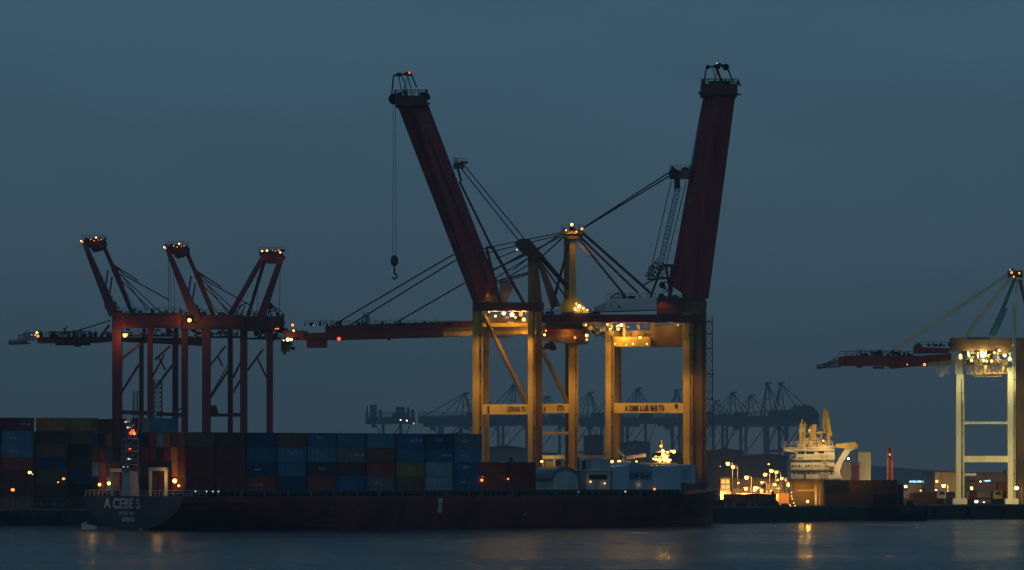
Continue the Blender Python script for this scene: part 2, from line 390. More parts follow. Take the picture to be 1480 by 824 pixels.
# boot stripe and draught marks, hull weld lines
m = MB()
for px_ in (673, 674.5): pass
u_ = u_at(634, 18.02)
m.add([SP(u_, 17.98, 5.6), SP(u_+.9, 17.98, 5.6), SP(u_+.9, 17.55, 3.0), SP(u_, 17.55, 3.0)], [[0,1,2,3]])
for q in m.v: q += V*.06
m.build('draught_mark', M_WLET, ship)
for px_, zz in ((692, 5.2), (758, 5.1), (480, 3.6), (759, 2.3), (520, 3.3)):
    m = MB(); u_ = u_at(px_, 18); c = SP(u_, 17.9, zz); m.bar(c, c+UP*.55, .35, .35); m.build('hull_mark', M_GREY, ship)
m = MB()
for z_ in (4.6, 2.6): m.bar(SP(36, 18.0 if z_ > 4 else 17.45, z_), SP(92, 18.0 if z_ > 4 else 17.45, z_), .10, .10)
m.build('rubbing_strake', M_HULL, ship)
for u_ in (30, 52, 74, 96): 
    m = MB(); m.bar(SP(u_, hb(u_, 5.0)+.1, 5.9), SP(u_+.3, hb(u_, 3.6)+.12, 4.4), .28, .04); m.build('rust_run', mat('rust', (.20,.07,.03), .9), ship)
m = MB(); m.tube(SP(1, 17, 6.3), Vector((X(150,866), 866, 3.3)), .05, 6); m.tube(SP(1, -14, 6.3), Vector((X(95,866), 866.5, 3.3)), .06, 6); m.tube(SP(LS-3, 0, 7.2), Vector((X(1060,918), 918, 3.3)), .07, 6); m.build('mooring_line', M_CABLE, ship)
text_mesh('A CEBE S', 2.5, 'ship_name', M_WLET, SP(-.12, -9.6, 3.9), V, UP, transom, bold=.05, stretch=1.3)
text_mesh('LIVERK WE', 1.0, 'port_name', M_WLET, SP(-.12, -4.6, 2.65), V, UP, transom, stretch=1.15)
text_mesh('BIRBADS', 1.0, 'registry_number', M_WLET, SP(-.12, -3.2, 1.55), V, UP, transom, bold=.03, stretch=1.15)

# deck coaming, lashing posts and rail between hull and containers
m = MB()
m.bar(SP(4, 15.2, 6.45), SP(112, 15.2, 6.45), .7, 1.2, up=UP); m.build('hatch_coaming', M_BLACK, ship)
m = MB(); m.box((0,0,0),(0,0,0)); m = MB()
m.rail(SP(6, 17.7, 6.1), SP(118, 16.2 if False else 17.4, 6.1), .95, 1.6, .035); m.build('side_rail', M_GREY, ship)
for k in range(44):
    u_ = 5 + k*2.45
    m = MB(); m.bar(SP(u_, 17.2, 6.1), SP(u_, 17.2, 6.86), .18 if k % 3 else .4, .3); m.build('lashing_post', M_GREY if k % 2 else M_DARK, ship)
m = MB(); m.bar(SP(4, 17.0, 6.87), SP(110, 17.0, 6.87), .25, .5, up=UP); m.build('deck_ledge', M_DARK, ship)
# aft deck rail
m = MB(); m.rail(SP(.2, -17, 6.1), SP(.2, 17.2, 6.1), 1.0, 1.5, .045); m.rail(SP(.2, 17.6, 6.1), SP(5, 17.6, 6.1), 1.0, 1.5, .045); m.build('stern_rail', M_OFF, ship)
for v_, w_ in ((-13, 1.6), (-9.6, .8), (-6, 2), (4.5, 1.2), (10, 1.8), (14.3, .9)):
    m = MB(); c = SP(1.1, v_, 6.1); m.tube(c, c+V*w_, .45, 10); m.bar(c-UP*0+UP*.3, c+V*w_+UP*.3, .2); m.tube(c+UP*.0, c+UP*.9, .18, 8); m.build('mooring_winch', M_BLACK, ship)

# container stacks on the ship's near side
bays = ['maroon,dark red,dark red,brown', 'dark red,dark red,dark red,deep brown', 'rust red,navy blue,blue,navy blue', 'navy blue,teal blue,slate blue,brown',
        'rust red,purple brown,slate blue,blue', 'blue,deep brown,mauve grey,teal blue', 'mauve grey,rust red,brown,slate blue', 'brown,mustard,teal blue,blue',
        'light grey,light grey,blue,navy blue', 'blue,blue,slate blue,grey']
marks = {(2,0):0,(2,1):0,(3,2):1,(4,1):0,(4,2):None,(4,3):0,(5,2):0,(6,0):0,(7,3):1,(8,3):0,(8,2):0,(8,0):1,(9,0):0,(9,1):0,(9,2):0,(9,3):0,(7,1):0,(5,3):None}
ub = u_at(268, 17.2)
for i, s in enumerate(bays):
    for k, c in enumerate(s.split(',')):
        p = SP(ub + i*6.36 + rnd.uniform(-.04,.04), 17.2 - CW/2 + rnd.uniform(-.04,.04), 7.0 + k*2.6)
        container(p, TH, c, f"{c} container, {ORD[k]} tier, {NTH[i]} stack along the ship's side from the stern", "containers stacked on the ship's deck", 'short', marks.get((i, k)))
# stern-facing ends across the beam
endc = ['maroon', 'deep brown', 'deep brown', 'maroon', 'navy blue', 'dark red', 'brown', 'brown', 'black', 'maroon', 'deep brown', 'slate blue', 'black']
for j in range(1, 13):
    nt_ = 4 if j < 5 else 5
    for k in range(nt_):
        if j in (4, 7, 8) and k == 0: pass
        c = endc[(j*5 + k*3) % 13]
        if k == 1 and j in (1,): c = 'orange'
        if k == 2 and j == 1: c = 'orange'
        if k == nt_-2 and j in (6, 7, 8): c = 'navy blue'
        p = SP(ub + rnd.uniform(-.1,.1), 17.2 - CW/2 - j*2.56, 7.0 + k*2.6)
        container(p, TH, c, f"{c} container end, {ORD[k]} tier, {NTH[j]} row inward at the ship's stern", "containers stacked on the ship's deck")
# two low stacks of brown boxes forward
for i, (px_, cs) in enumerate(((692, ('rust red', 'rust red')), (735, ('dark red', 'dark red')))):
    for k, c in enumerate(cs):
        p = SP(u_at(px_, 17.2) + .1, 17.2 - CW/2, 7.0 + k*2.6)
        container(p, TH, c, f"{c} container, {'upper' if k else 'lower'} of the low {'forward' if i else 'aft'} pair between the yellow crane legs", "low container pairs forward on the ship")

# lashing bridges at the stern
def portal(v0, v1, z1, mt, label):
    m = MB(); u_ = ub - 1.1
    for v_ in (v0, v1): m.bar(SP(u_, v_, 6.1), SP(u_, v_, z1), .55, .5)
    m.bar(SP(u_, v0-.3, z1), SP(u_, v1+.3, z1), .6, .55); m.build(label, mt, ship)
portal(7.0, 12.4, 10.9, M_OFF, 'lashing_bridge'); portal(-6.6, -2.5, 10.7, M_OFF, 'lashing_bridge')
# white mast on the stern
mast = empty('radar_mast', SP(ub-2.6, 1.8, 6.1), 'white lattice radar mast standing on the container ship stern', 'mast')
m = MB(); c = SP(ub-2.6, 2.4, 6.1); m.bar(c, c+UP*4.4, 3.4, 1.8, 2.7, 1.5, up=V.cross(UP)); m.build('mast_housing', M_OFF, mast)
m = MB(); m.truss(c+UP*4.4, c+UP*10.2, 2.4, 5, .22, up=U, thick=1.4); m.truss(c+UP*10.2, c+UP*13.4, 1.2, 3, .16, up=U, thick=.9); m.build('mast_lattice', M_GREY, mast)
m = MB()
for h_ in (5.6, 8.0, 10.2): m.bar(c+UP*h_-V*1.9, c+UP*h_+V*1.9, .9, .15, up=UP)
m.build('mast_platform', M_OFF, mast)
m = MB(); m.bar(c+UP*12.6-V*1.4, c+UP*12.6+V*1.4, .22, .3); m.ball(c+UP*13.8-V*.4, .6); m.build('radar_scanner', M_WHT, mast)
m = MB(); m.tube(c+UP*10.2+V*2.0, c+UP*14.2+V*3.6, .05); m.tube(c+UP*10.2-V*.5, c+UP*15-V*.5, .05); m.build('whip_aerial', M_OFF, mast)
for dv, h_, e_, r_ in ((1.6, 11.2, E_RED, .30), (2.3, 11.5, E_RED, .36), (2.8, 11.1, E_ORG, .25), (1.2, 8.4, E_RED, .16), (.8, 6.6, E_DIM, .18), (-1.2, 5.2, E_DIM, .15), (-.3, 13.2, E_DIM, .15), (.5, 12.2, E_DIM, .18)):
    m = MB(); m.ball(c+UP*h_+V*dv-U*.8, r_); m.bar(c+UP*h_+V*dv-U*.8, c+UP*(h_)+V*dv*.5, .08); m.build('mast_lamp', e_, mast)

# stern deck lamps
def deck_lamp(u_, v_, h_, em, r_, power, label):
    t_ = empty('deck_lamp', SP(u_, v_, 6.1), label, 'lamp', 'deck lamps on the container ship')
    m = MB(); m.bar(SP(u_, v_, 6.1), SP(u_, v_, 6.1+h_), .1); m.build('post', M_GREY, t_)
    m = MB(); m.ball(SP(u_, v_, 6.1+h_+r_*.8), r_, 10, 7); m.build('lamp_glass', em, t_)
    if power: light(SP(u_-3.0, v_-1, 6.1+h_+1.0), power*.75, (1.0,.50,.13), .5, t_)
deck_lamp(.6, 14.0, 2.4, E_SOD, .38, 330, 'bright yellow deck lamp near the stern corner of the ship')
deck_lamp(.6, 15.4, 1.7, E_SOD, .2, 0, 'small yellow lamp just forward of the bright stern corner lamp')
deck_lamp(.6, -9.2, 2.0, E_SOD, .3, 230, 'orange deck lamp by the far lashing bridge on the stern')
deck_lamp(.6, -12.6, 1.8, E_SOD, .26, 60, 'small orange deck lamp at the far corner of the stern')
deck_lamp(.6, -1.9, 2.6, E_WHT, .16, 40, 'tiny white deck lamp beside the radar mast foot')
for i, px_ in enumerate((282, 298, 307, 315)):
    u_ = u_at(px_, 17.6); t_ = empty('rail_lamp', SP(u_, 17.6, 6.5), 'tiny pale lamp on the ship side rail below the dark red containers', 'lamp', 'rail lamps below the dark red containers')
    m = MB(); m.ball(SP(u_, 17.75, 6.95), .13); m.build('lamp_glass', E_DIM, t_); m = MB(); m.bar(SP(u_, 17.7, 6.3), SP(u_, 17.7, 6.9), .08); m.build('bracket', M_GREY, t_)

# rounded tank, white deck house, big blue covered cargo
ut = u_at(800, 15); tk = empty('deck_tank', SP(ut, 13, 6.1), 'round topped tank with dark arched cover on the ship deck', 'tank')
def arch(mb, u0, u1, v0, v1, z0, zs, zt, n=10):
    pr = [(u0, z0)] + [(u0+(u1-u0)*(1-math.cos(math.pi*k/n))/2, zs+(zt-zs)*math.sin(math.pi*k/n)) for k in range(n+1)] + [(u1, z0)]
    q = len(pr); mb.add([SP(a, v0, z) for a, z in pr] + [SP(a, v1, z) for a, z in pr], [list(range(q)), list(range(q, 2*q))[::-1]] + [[i, (i+1)%q, q+(i+1)%q, q+i] for i in range(q)])
m = MB(); arch(m, ut-1, ut+4.6, 16.6, 10, 6.7, 8.4, 10.6); m.build('tank_shell', M_OFF, tk)
m = MB(); arch(m, ut-1.5, ut+5.1, 16.2, 9.5, 9.0, 9.2, 11.4); m.build('arched_cover', M_GREY, tk)
dh = empty('deck_house', SP(u_at(865, 15), 12, 6.1), 'small white deck house with lit lamps beside the blue covered cargo', 'deck house')
ua = u_at(848, 16.5)
def ubox(mb, u0, u1, v0, v1, z0, z1):
    c_ = [(u0,v0),(u1,v0),(u1,v1),(u0,v1)]
    mb.add([SP(a, b_, z0) for a, b_ in c_] + [SP(a, b_, z1) for a, b_ in c_], [[0,3,2,1],[4,5,6,7],[0,1,5,4],[1,2,6,5],[2,3,7,6],[3,0,4,7]])
m = MB(); ubox(m, ua, ua+5.6, 16.4, 10, 6.7, 10.6); ubox(m, ua+2.2, ua+6.4, 15.4, 10.5, 10.6, 12.6); m.build('wall', M_OFF, dh)
m = MB(); ubox(m, ua-.3, ua+5.8, 16.7, 9.7, 10.6, 10.8); ubox(m, ua+2, ua+6.6, 15.6, 10.3, 12.6, 12.75); m.build('roof', M_WHT, dh)
m = MB(); ubox(m, ua+.6, ua+4.8, 16.43, 16.36, 9.0, 9.9); m.build('window', M_GLASS, dh)
m = MB(); m.rail(SP(ua, 16.5, 10.8), SP(ua+5.6, 16.5, 10.8), 1, 1.2, .04); m.rail(SP(ua-1.2, 17, 7.9), SP(ua+6, 17, 7.9), 1, 1.2, .04); m.build('railing', M_OFF, dh)
m = MB(); m.tube(SP(ua-.8, 15, 6.7), SP(ua-.8, 15, 13.2), .12); m.bar(SP(ua+1.2, 14, 10.8), SP(ua+1.2, 14, 12.6), .7); m.build('vent_stack', M_DARK, dh)
for a in (0.6, 3.9): 
    m = MB(); m.ball(SP(ua+a, 16.9, 8.6 if a < 2 else 8.3), .14); m.build('lamp_glass', E_SOD, dh)
cg = empty('covered_cargo', SP(u_at(945, 15), 12, 6.1), 'large pale blue box cargo with gabled cover and framed marks on the ship deck', 'cargo')
vv = 16.2
def cargo_prism(pts, d, name, mt, off=0):
    n_ = len(pts); fr = []
    for px_, py_ in pts:
        u_ = u_at(px_, vv+off); q = SP(u_, vv+off, 0); q.z = Z(py_, q.y); fr.append(q)
    mb = MB(); mb.add(fr + [q - V*d for q in fr], [list(range(n_)), list(range(n_, 2*n_))[::-1]] + [[i, (i+1)%n_, n_+(i+1)%n_, n_+i] for i in range(n_)])
    return mb.build(name, mt, cg)
cargo_prism([(884,711),(886,676),(905,673),(909,671.5),(909,711)], 5.5, 'cover_panel', M_SLATE)
cp = cargo_prism([(909.2,711),(909.2,671),(915,667.5),(925,671),(943,673),(943,711)], 6, 'cover_panel', mat('darker_blue_tarp', (.22,.34,.46), .6, var=.15, scale=.12))
cargo_prism([(943.2,711),(943.2,673.2),(965,674),(984,672.5),(984,711)], 5.5, 'cover_panel', M_SLATE)
cargo_prism([(984.2,698),(984.2,673),(1001,671),(1005,673),(1005,698)], 5.5, 'cover_panel', mat('grey_tarp', (.40,.46,.50), .6))
for z_ in (678, 682, 687, 692): cargo_prism([(986,z_),(998,z_-.6),(998,z_-.1),(986,z_+.5)], .06, 'slat_line', M_DARK, .05)
for (a0, a1) in ((910.5, 923), (926, 941)):
    for (p0, p1, q0, q1) in ((a0, a1, 682, 682.8), (a0, a1, 692, 692.8), (a0, a0+.8, 682, 692.8), (a1-.8, a1, 682, 692.8)):
        cargo_prism([(p0,q1),(p0,q0),(p1,q0),(p1,q1)], .06, 'mark_frame', M_DARK, .05)
text_mesh('OA', 1.15, 'cargo_mark', M_LET, Vector((0,0,0)) + (lambda q: Vector((q.x, q.y, Z(691, q.y))))(SP(u_at(912.5, vv+.1), vv+.12, 0)), U, UP, cp, bold=.03, stretch=.95)
text_mesh('EHI', 1.15, 'cargo_mark', M_LET, (lambda q: Vector((q.x, q.y, Z(691, q.y))))(SP(u_at(927.5, vv+.1), vv+.12, 0)), U, UP, cp, bold=.03, stretch=1.0)
deck_lamp(u_at(945, 17), 17.2, .9, E_ORG, .22, 30, 'small orange lamp at the foot of the blue covered cargo')
deck_lamp(u_at(903, 17), 17.2, .5, E_DIM, .16, 0, 'pale lamp below the left seam of the blue covered cargo')
deck_lamp(u_at(835, 17), 17.2, .5, E_DIM, .14, 0, 'pale lamp on the rail near the round topped tank')
deck_lamp(u_at(696, 17.5), 17.6, 2.6, E_ORG, .25, 160, 'narrow orange lamp against the low aft container pair on deck')
deck_lamp(u_at(734, 17.5), 17.6, 2.9, E_ORG, .16, 110, 'faint orange lamp between the two low container pairs on deck')
# bow fittings
m = MB(); m.bar(SP(112, 10, 6.4), SP(LS-2, .8, 8.2), .4, 1.3, up=UP); m.bar(SP(112, -10, 6.4), SP(LS-2, -.8, 8.2), .4, 1.3, up=UP); m.build('bow_bulwark', M_HULL, ship)
m = MB(); m.bar(SP(LS-9, 2, 6.3), SP(LS-9, 2, 13), .35); m.bar(SP(LS-9, 0, 11), SP(LS-9, 4, 11), .2); m.tube(SP(LS-5, 0, 7), SP(LS+3, 0, 12.8) , .06); m.build('bow_mast', M_DARK, ship)
m = MB(); c = SP(118, hb(118, 3.6)+.1, 4.2); m.bar(c, c-UP*1.6, .35, .3); m.bar(c-UP*1.5-U*.8, c-UP*1.5+U*.8, .3, .3); m.build('anchor', M_BLACK, ship)
m = MB(); ubox(m, 113, 119, 6, -6, 6.2, 8.6); ubox(m, 114, 117, 4, -4, 8.6, 9.9); m.build('windlass_house', M_DARK, ship)

# ------------------------------------------------------------------ cranes
def crane_root(px, Y, label, group): return empty('gantry_crane', (X(px, Y), Y, GZ), label, 'crane', group)
def leg(root, px0, px1, top, Y, d, m_, bot=None, name='leg'):
    mb = MB(); a = P(px0, top, Y); b = P(px1, top, Y); z0 = GZ if bot is None else Z(bot, Y)
    mb.box((a.x, Y, z0), (b.x, Y+d, a.z))
    z = a.z - 5
    while z > z0 + 2:                                # weld flanges
        mb.box((a.x-.05, Y-.05, z), (b.x+.05, Y+d+.05, z+.12)); z -= 7.5
    mb.box((a.x-.6, Y-.5, z0), (b.x+.6, Y+d+.5, z0+1.4))
    o = mb.build(name, m_, root)
    if m_ in (M_YEL, M_YEL2, M_PALE) and b.x - a.x > 1.3:
        mc_ = MB(); w_ = b.x - a.x; xx = a.x + w_*.72
        mc_.box((xx, Y-.12, z0+1.5), (xx+.16, Y-.01, a.z-1)); mc_.box((xx+.3, Y-.1, z0+1.5), (xx+.36, Y-.01, a.z-6)); z = z0+4
        while z < a.z-2: mc_.box((xx-.12, Y-.16, z), (xx+.42, Y, z+.14)); z += 3.1
        mc_.build('cable_tray', M_DARK, root)
    return o
def pb(root, name, m_, *boxes):
    mb = MB()
    for b_ in boxes: mb.pbox(*b_)
    return mb.build(name, m_, root)
def stays(root, lst, Y, r=.09, m_=None, name='stay', gap=0):
    for a, b in lst:
        mb = MB(); mb.ptube(a, b, Y, r)
        if gap: mb.ptube(a, b, Y+gap, r)
        mb.build(name, m_ or M_DARK, root)
def ladder(root, px0, px1, py0, py1, Y, m_):
    mb = MB(); a = P(px0, py0, Y); b = P(px1, py1, Y)
    mb.bar((a.x,Y,a.z),(a.x,Y,b.z),.12); mb.bar((b.x,Y,a.z),(b.x,Y,b.z),.12); z = b.z
    k = 0
    while z < a.z - .4:
        mb.bar((a.x,Y,z),(b.x,Y,z+ (0.6 if k%4==0 else 0)),.08); z += .7; k += 1
        if k % 8 == 0: mb.box((a.x-.3,Y-.5,z),(b.x+.3,Y+.5,z+.1))
    return mb.build('ladder', m_, root)
def tip_frame(root, pts, Y, m_=None):
    """crown of the raised boom: cage of bars, sheaves, rails; pts pixel segments"""
    mb = MB()
    for a, b, w in pts:
        mb.pbar(a, b, Y, w); mb.pbar(a, b, Y+4.5, w)
    for a, b, w in pts[:3]:
        mb.bar(P(*a, Y), P(*a, Y+4.5), .15); mb.bar(P(*b, Y), P(*b, Y+4.5), .15)
    return mb.build('tip_frame', m_ or M_DARK, root)
def machinery(root, px0, py0, px1, py1, Y, seed, mats, n=16, name='machinery', d=8):
    """a jumble of cabinets, drums, pipes, brackets and hand rails inside a pixel window"""
    r = random.Random(seed)
    for k in range(n):
        mt = r.choice(mats); mb = MB()
        x = r.uniform(px0, px1); y = r.uniform(py0, py1); w = r.uniform(1.5, 7); h = r.uniform(1.5, (py1-py0)*.5); YY = Y + r.uniform(0, d)
        q = r.random()
        if q < .4: mb.pbox(x, y, min(px1, x+w), min(py1, y+h), YY, r.uniform(.6, 2)); nm = 'cabinet'
        elif q < .6: mb.tube(P(x, y, YY), P(x, y, YY+1.5), r.uniform(.3, .8), 10); nm = 'cable_drum'
        elif q < .85: mb.pbar((x, y), (min(px1, x+w*1.6), y+r.uniform(-h, h)*.6), YY, r.uniform(.12, .3)); nm = 'pipe'
        else:
            a = P(x, py1, YY); b = P(min(px1, x+w*1.5), py1, YY); mb.rail(a, b, 1.1, .8, .05); nm = 'guard_rail'
        mb.build(nm, mt, root)
def clutter(root, px0, px1, py, Y, seed, n, hmax=1.6, m_=None, name='deck_fittings'):
    r = random.Random(seed); mb = MB(); a = P(px0, py, Y); b = P(px1, py, Y); mb.rail(a, b, 1.0, 1.5, .045)
    for k in range(n):
        x = r.uniform(a.x, b.x); z = a.z + (b.z-a.z)*(x-a.x)/(b.x-a.x+1e-6); h = r.uniform(.3, hmax); w = r.uniform(.15, .9)
        if r.random() < .5: mb.box((x, Y, z), (x+w, Y+.8, z+h*.7))
        else: mb.bar((x, Y, z), (x+r.uniform(-.5,.5), Y+r.uniform(0,1), z+h), .08)
    return mb.build(name, m_ or M_DARK, root)

YG = 'yellow legged gantry cranes on the middle pier'
# ---- crane A: raised boom leaning out to the left
A = crane_root(728, 908, 'yellow legged crane whose thick dark red boom leans left with a hook block hanging', YG)
YA, YB = 908, 923
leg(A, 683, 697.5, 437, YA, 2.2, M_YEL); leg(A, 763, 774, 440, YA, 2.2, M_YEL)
leg(A, 699, 707, 449, YB, 1.8, M_YEL); leg(A, 774.5, 783, 449, YB, 1.8, M_YEL2)  # right rear leg in duller ochre, its shade put into the colour
pbm = pb(A, 'portal_beam', M_BEAM, (697.5, 584.5, 763, 599, YA+.3, 1.6))
text_mesh('UDEAS TU', 1.35, 'lettering', M_LET, P(733, 594.5, YA+.2), (1,0,0), (0,0,1), pbm, bold=.03, stretch=.62)
text_mesh('1', 2.0, 'lettering', M_LET, P(702.3, 597, YA+.2), (1,0,0), (0,0,1), pbm, bold=.07)
m = MB(); m.box((X(685,YA), YA+2.2, Z(598,YA)), (X(696,YA), YB, Z(585,YA))); m.box((X(764,YA), YA+2.2, Z(598,YA)), (X(773,YA), YB, Z(585,YA))); m.build('sill_beam', M_YEL, A)
m = MB(); m.tube(P(699, 455, YA+1), P(762, 583, YA+1), .48, 10); m.build('diagonal_brace', M_YEL2, A)
pb(A, 'top_girder', M_RED2, (683, 437, 783, 449.5, YA-.4, 3)); pb(A, 'top_girder', M_RED2, (690, 437, 786, 449.5, YB-.4, 2.6))
pb(A, 'trolley_girder', M_YEL, (697.5, 467, 763, 472.5, YA+3, 1.5))
pb(A, 'trolley_girder', M_YEL2, (697.5, 459, 763, 466.8, YA+6, 3))
machinery(A, 700, 450, 761, 466, YA+1, 3, [M_YEL2, M_OFF, M_DARK], 34)
pb(A, 'service_walkway', M_OFF, (697.5, 448.8, 763, 450, YA+1, 4))
ladder(A, 698.5, 702, 474, 583, YB-1, M_YEL)
# boom: tapered box turned so that two faces show
def boom_box(root, tl, tm, tr_, bl, bm_, br, Y, dm, db, name, m_):
    """cross-section with a front edge (m) nearer than the left and right edges, and a back"""
    vs = []
    for (l, c, r_) in ((bl, bm_, br), (tl, tm, tr_)):
        vs += [P(l[0], l[1], Y+dm), P(c[0], c[1], Y), P(r_[0], r_[1], Y+dm*.6), P((l[0]+r_[0])/2, (l[1]+r_[1])/2, Y+db)]
    mb = MB(); mb.add(vs, [[0,1,2,3],[7,6,5,4],[0,4,5,1],[1,5,6,2],[2,6,7,3],[3,7,4,0]])
    for q in (.2, .4, .6, .8):                        # stiffener bands
        for i, j in ((0,1),(1,2)):
            a = vs[i].lerp(vs[i+4], q); b = vs[j].lerp(vs[j+4], q); mb.bar(a, b, .12, .12)
    return mb.build(name, m_, root)
ba = boom_box(A, (574,152), (596,150), (617,146), (684,438), (694,440), (716,405), YA+1, 3.2, 6.5, 'boom', M_BOOM)
# boom lettering and platform at the tip
text_mesh('W', 1.7, 'boom_lettering', M_GREY, P(609, 184, YA+1.2), (.93,.0,-.35), (.35,.0,.93), ba, bold=.03)
pb(A, 'tip_platform', M_RED2, (571, 138, 617, 152, YA, 7)); clutter(A, 570, 618, 137, YA-.3, 5, 16, 1.5); clutter(A, 572, 617, 138, YA+6, 6, 12, 1.3)
m = MB(); m.tube(P(569,143,YA+1), P(569,143,YA+4), 1.1, 12); m.tube(P(617,139,YA+1), P(617,139,YA+3), .6, 12); m.pbar((566,150),(622,150),YA+.5,.3); m.pbar((617,143),(622,141),YA+1,.5); m.build('tip_sheave', M_BLACK, A)
tip_frame(A, [((566,138),(569,109),.3), ((569,109),(594,106),.35), ((594,106),(602,126),.3), ((576,108),(580,130),.18), ((582,107),(586,128),.15), ((590,107),(584,130),.15), ((579,108),(589,130),.12), ((588,106),(594,128),.22)], YA+.5)
m = MB(); m.pbox(573,105,580,109,YA,3); m.pbox(585,104,595,108,YA,3); m.build('tip_sheave', M_DARK, A)
floodlight(A, 592, 105.5, YA-.4, 12, E_RED, .55, name='warning_lamp', col=(1,.15,.05)); 
def boom_walk(root, p1, p2, Y, off, flip=1):
    a = P(*p1, Y); b = P(*p2, Y); d = (b-a).normalized(); nn = Vector((d.z, 0, -d.x))*flip; mb = MB(); n_ = 26
    mb.bar(a+nn*1.0, b+nn*1.0, .07); mb.bar(a+nn*.5, b+nn*.5, .05)
    for k in range(n_+1): q = a.lerp(b, k/n_); mb.bar(q, q+nn*1.0, .07)
    mb.build('boom_walkway', M_DARK, root)
boom_walk(A, (618,150), (700,368), YA+3, 0, 1)
m = MB(); m.ptube((604,160),(706,410),YA+1.6,.12); m.ptube((588,154),(690,432),YA+2.0,.10); m.build('boom_pipe', M_DARK, A)
# hoist ropes and hook
m = MB(); m.ptube((568.5,150),(567.7,369),YA+2,.05); m.ptube((571.6,150),(572.5,369),YA+2,.05); m.build('hoist_rope', M_CABLE, A)
hk = MB(); hk.ball(P(570,377,YA+2), .95, 12, 8, (.85,.5,1.25)); hb_ = hk.build('hook_block', M_RED2, A)
m = MB(); m.tube(P(570,386,YA+2), P(570,396,YA+2), .17, 8)
prev = None
for k in range(9):
    a = R(100 - k*33); q = P(570.2,399.5,YA+2) + Vector((math.cos(a)*.48, 0, math.sin(a)*.55))
    if prev is not None: m.tube(prev, q, .2, 6)
    prev = q
h_ = m.build('hook', M_BLACK, hb_)
# boom-side stay bracket, stays, A-frame mast
pb(A, 'stay_bracket', M_YEL2, (655, 236, 671, 243, YA+3, 2.5)); clutter(A, 655, 672, 236, YA+3, 8, 8, 1.4)
m = MB(); m.ptube((661,242),(667,262),YA+3,.25); m.tube(P(668,237,YA+3), P(668,237,YA+5), .6, 10); m.build('stay_bracket', M_DARK, A)
stays(A, [((672,240),(764,353)), ((667,244),(753,352))], YA+3, .13, gap=1.2)
for a, b, w in (((664,262),(712,360),.45), ((712,358),(757,438),.62), ((703,358),(723,438),.62), ((703,357),(713,358),.5)):
    m = MB(); m.pbar(a, b, YA+3, w, w*.8); m.build('boom_strut', M_RED2, A)
m = MB(); m.prism([(744,352),(752,345),(764,345),(777,360),(781,372),(770,376),(752,362)], YA+2, 4); m.build('mast_head', M_RED2, A)
m = MB(); m.prism([(763,374),(777,370),(785,450),(763,450)], YA+3, 2.4); m.build('mast_column', M_YEL2, A)
m = MB(); m.prism([(774,370),(779,368),(810,442),(797,446)], YA+4, 2); m.build('mast_leg', M_YEL2, A)
m = MB(); m.pbar((764,347),(830,425),YA+5,.5); m.pbar((781,378),(818,430),YA+5,.35); m.pbar((772,362),(822,418),YA+6,.7,.5); m.build('back_stay', M_RED2, A)
m = MB(); m.pbar((824,345),(798,438),YA+6,.35); m.build('back_stay', M_DARK, A)
machinery(A, 745, 348, 770, 366, YA+1.5, 11, [M_DARK, M_YEL2], 10); floodlight(A, 747, 361, YA+1, 60, E_DIM, .5)
m = MB(); m.prism([(696,408),(718,402),(720,436),(698,437)], YA+4, 3); m.build('hinge_tower', M_YEL2, A)
m = MB(); m.prism([(722,405),(744,408),(733,437),(722,437)], YA+6, 3); m.build('winch_cover', M_GREY, A)
machinery(A, 695, 408, 715, 436, YA+2, 12, [M_YEL2, M_DARK], 12); 
stays(A, [((716,374),(748,362)), ((712,392),(757,366)), ((716,402),(765,372)), ((718,410),(766,396))], YA+6, .12, M_DARK, 'rope')
m = MB(); m.ptube((713,390),(760,368),YA+7,.2); m.ptube((704,410),(764,394),YA+7,.2); m.build('tie_bar', M_RED2, A)
for px_, py_, pw, e_, s_ in ((728,453,1500,E_WHT,.9), (740,455,2200,E_WHT,1.1), (757,462,1300,E_SOD,.9), (716,457,900,E_SOD,.6), (745,459,0,E_SOD,.5), (707,451,0,E_SOD,.45)):
    floodlight(A, px_, py_, YA-.6, pw, e_, s_, down=2.0, front=3)

for px_, py_, dy, pw in ((716,453,.4,500), (740,453,.4,900), (757,453,.4,500)): light(P(px_, py_, YA+dy), pw, (1,.55,.12), .3, A)  # bare lights added so the machinery under the girder glows
light(P(735, 428, YA+3), 60, SOD, .3, A); light(P(705, 428, YA+2.5), 35, SOD, .3, A)  # weak lights without lamp bodies, added to warm mast and hinge tower
for px_ in (690, 768): light(P(px_+8, 560, YA-7), 1000, SOD, .5, A, spot=150, aim=P(px_, 600, YA))  # unseen spots added ahead of the front legs to brighten them

# ---- crane B: raised boom leaning to the right
B = crane_root(940, 905, 'yellow legged crane with white machine house and thick dark boom raised on the right', YG)
YA, YB = 905, 921
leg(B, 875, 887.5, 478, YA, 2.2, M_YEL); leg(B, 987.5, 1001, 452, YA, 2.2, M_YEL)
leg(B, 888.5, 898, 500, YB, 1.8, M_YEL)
leg(B, 1001.5, 1021, 437, YA+1.2, 5.0, M_YEL2)  # broad unlit side of the leg, darkened by its duller ochre
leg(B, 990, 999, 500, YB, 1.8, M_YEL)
pbm = pb(B, 'portal_beam', M_BEAM, (887.5, 582.5, 987.5, 597, YA+.3, 1.6))
text_mesh('A DBE LUE SHI TS', 1.5, 'lettering', M_LET, P(903, 594, YA+.2), (1,0,.01), (0,0,1), pbm, bold=.05, stretch=.68)
text_mesh('8', 1.4, 'lettering', M_LET, P(975, 590.5, YA+.2), (1,0,0), (0,0,1), pbm, bold=.05)
m = MB(); m.box((X(877,YA), YA+2.2, Z(596,YA)), (X(887,YA), YB, Z(583,YA))); m.box((X(989,YA), YA+2.2, Z(596,YA)), (X(999,YA), YB, Z(583,YA))); m.build('sill_beam', M_YEL, B)
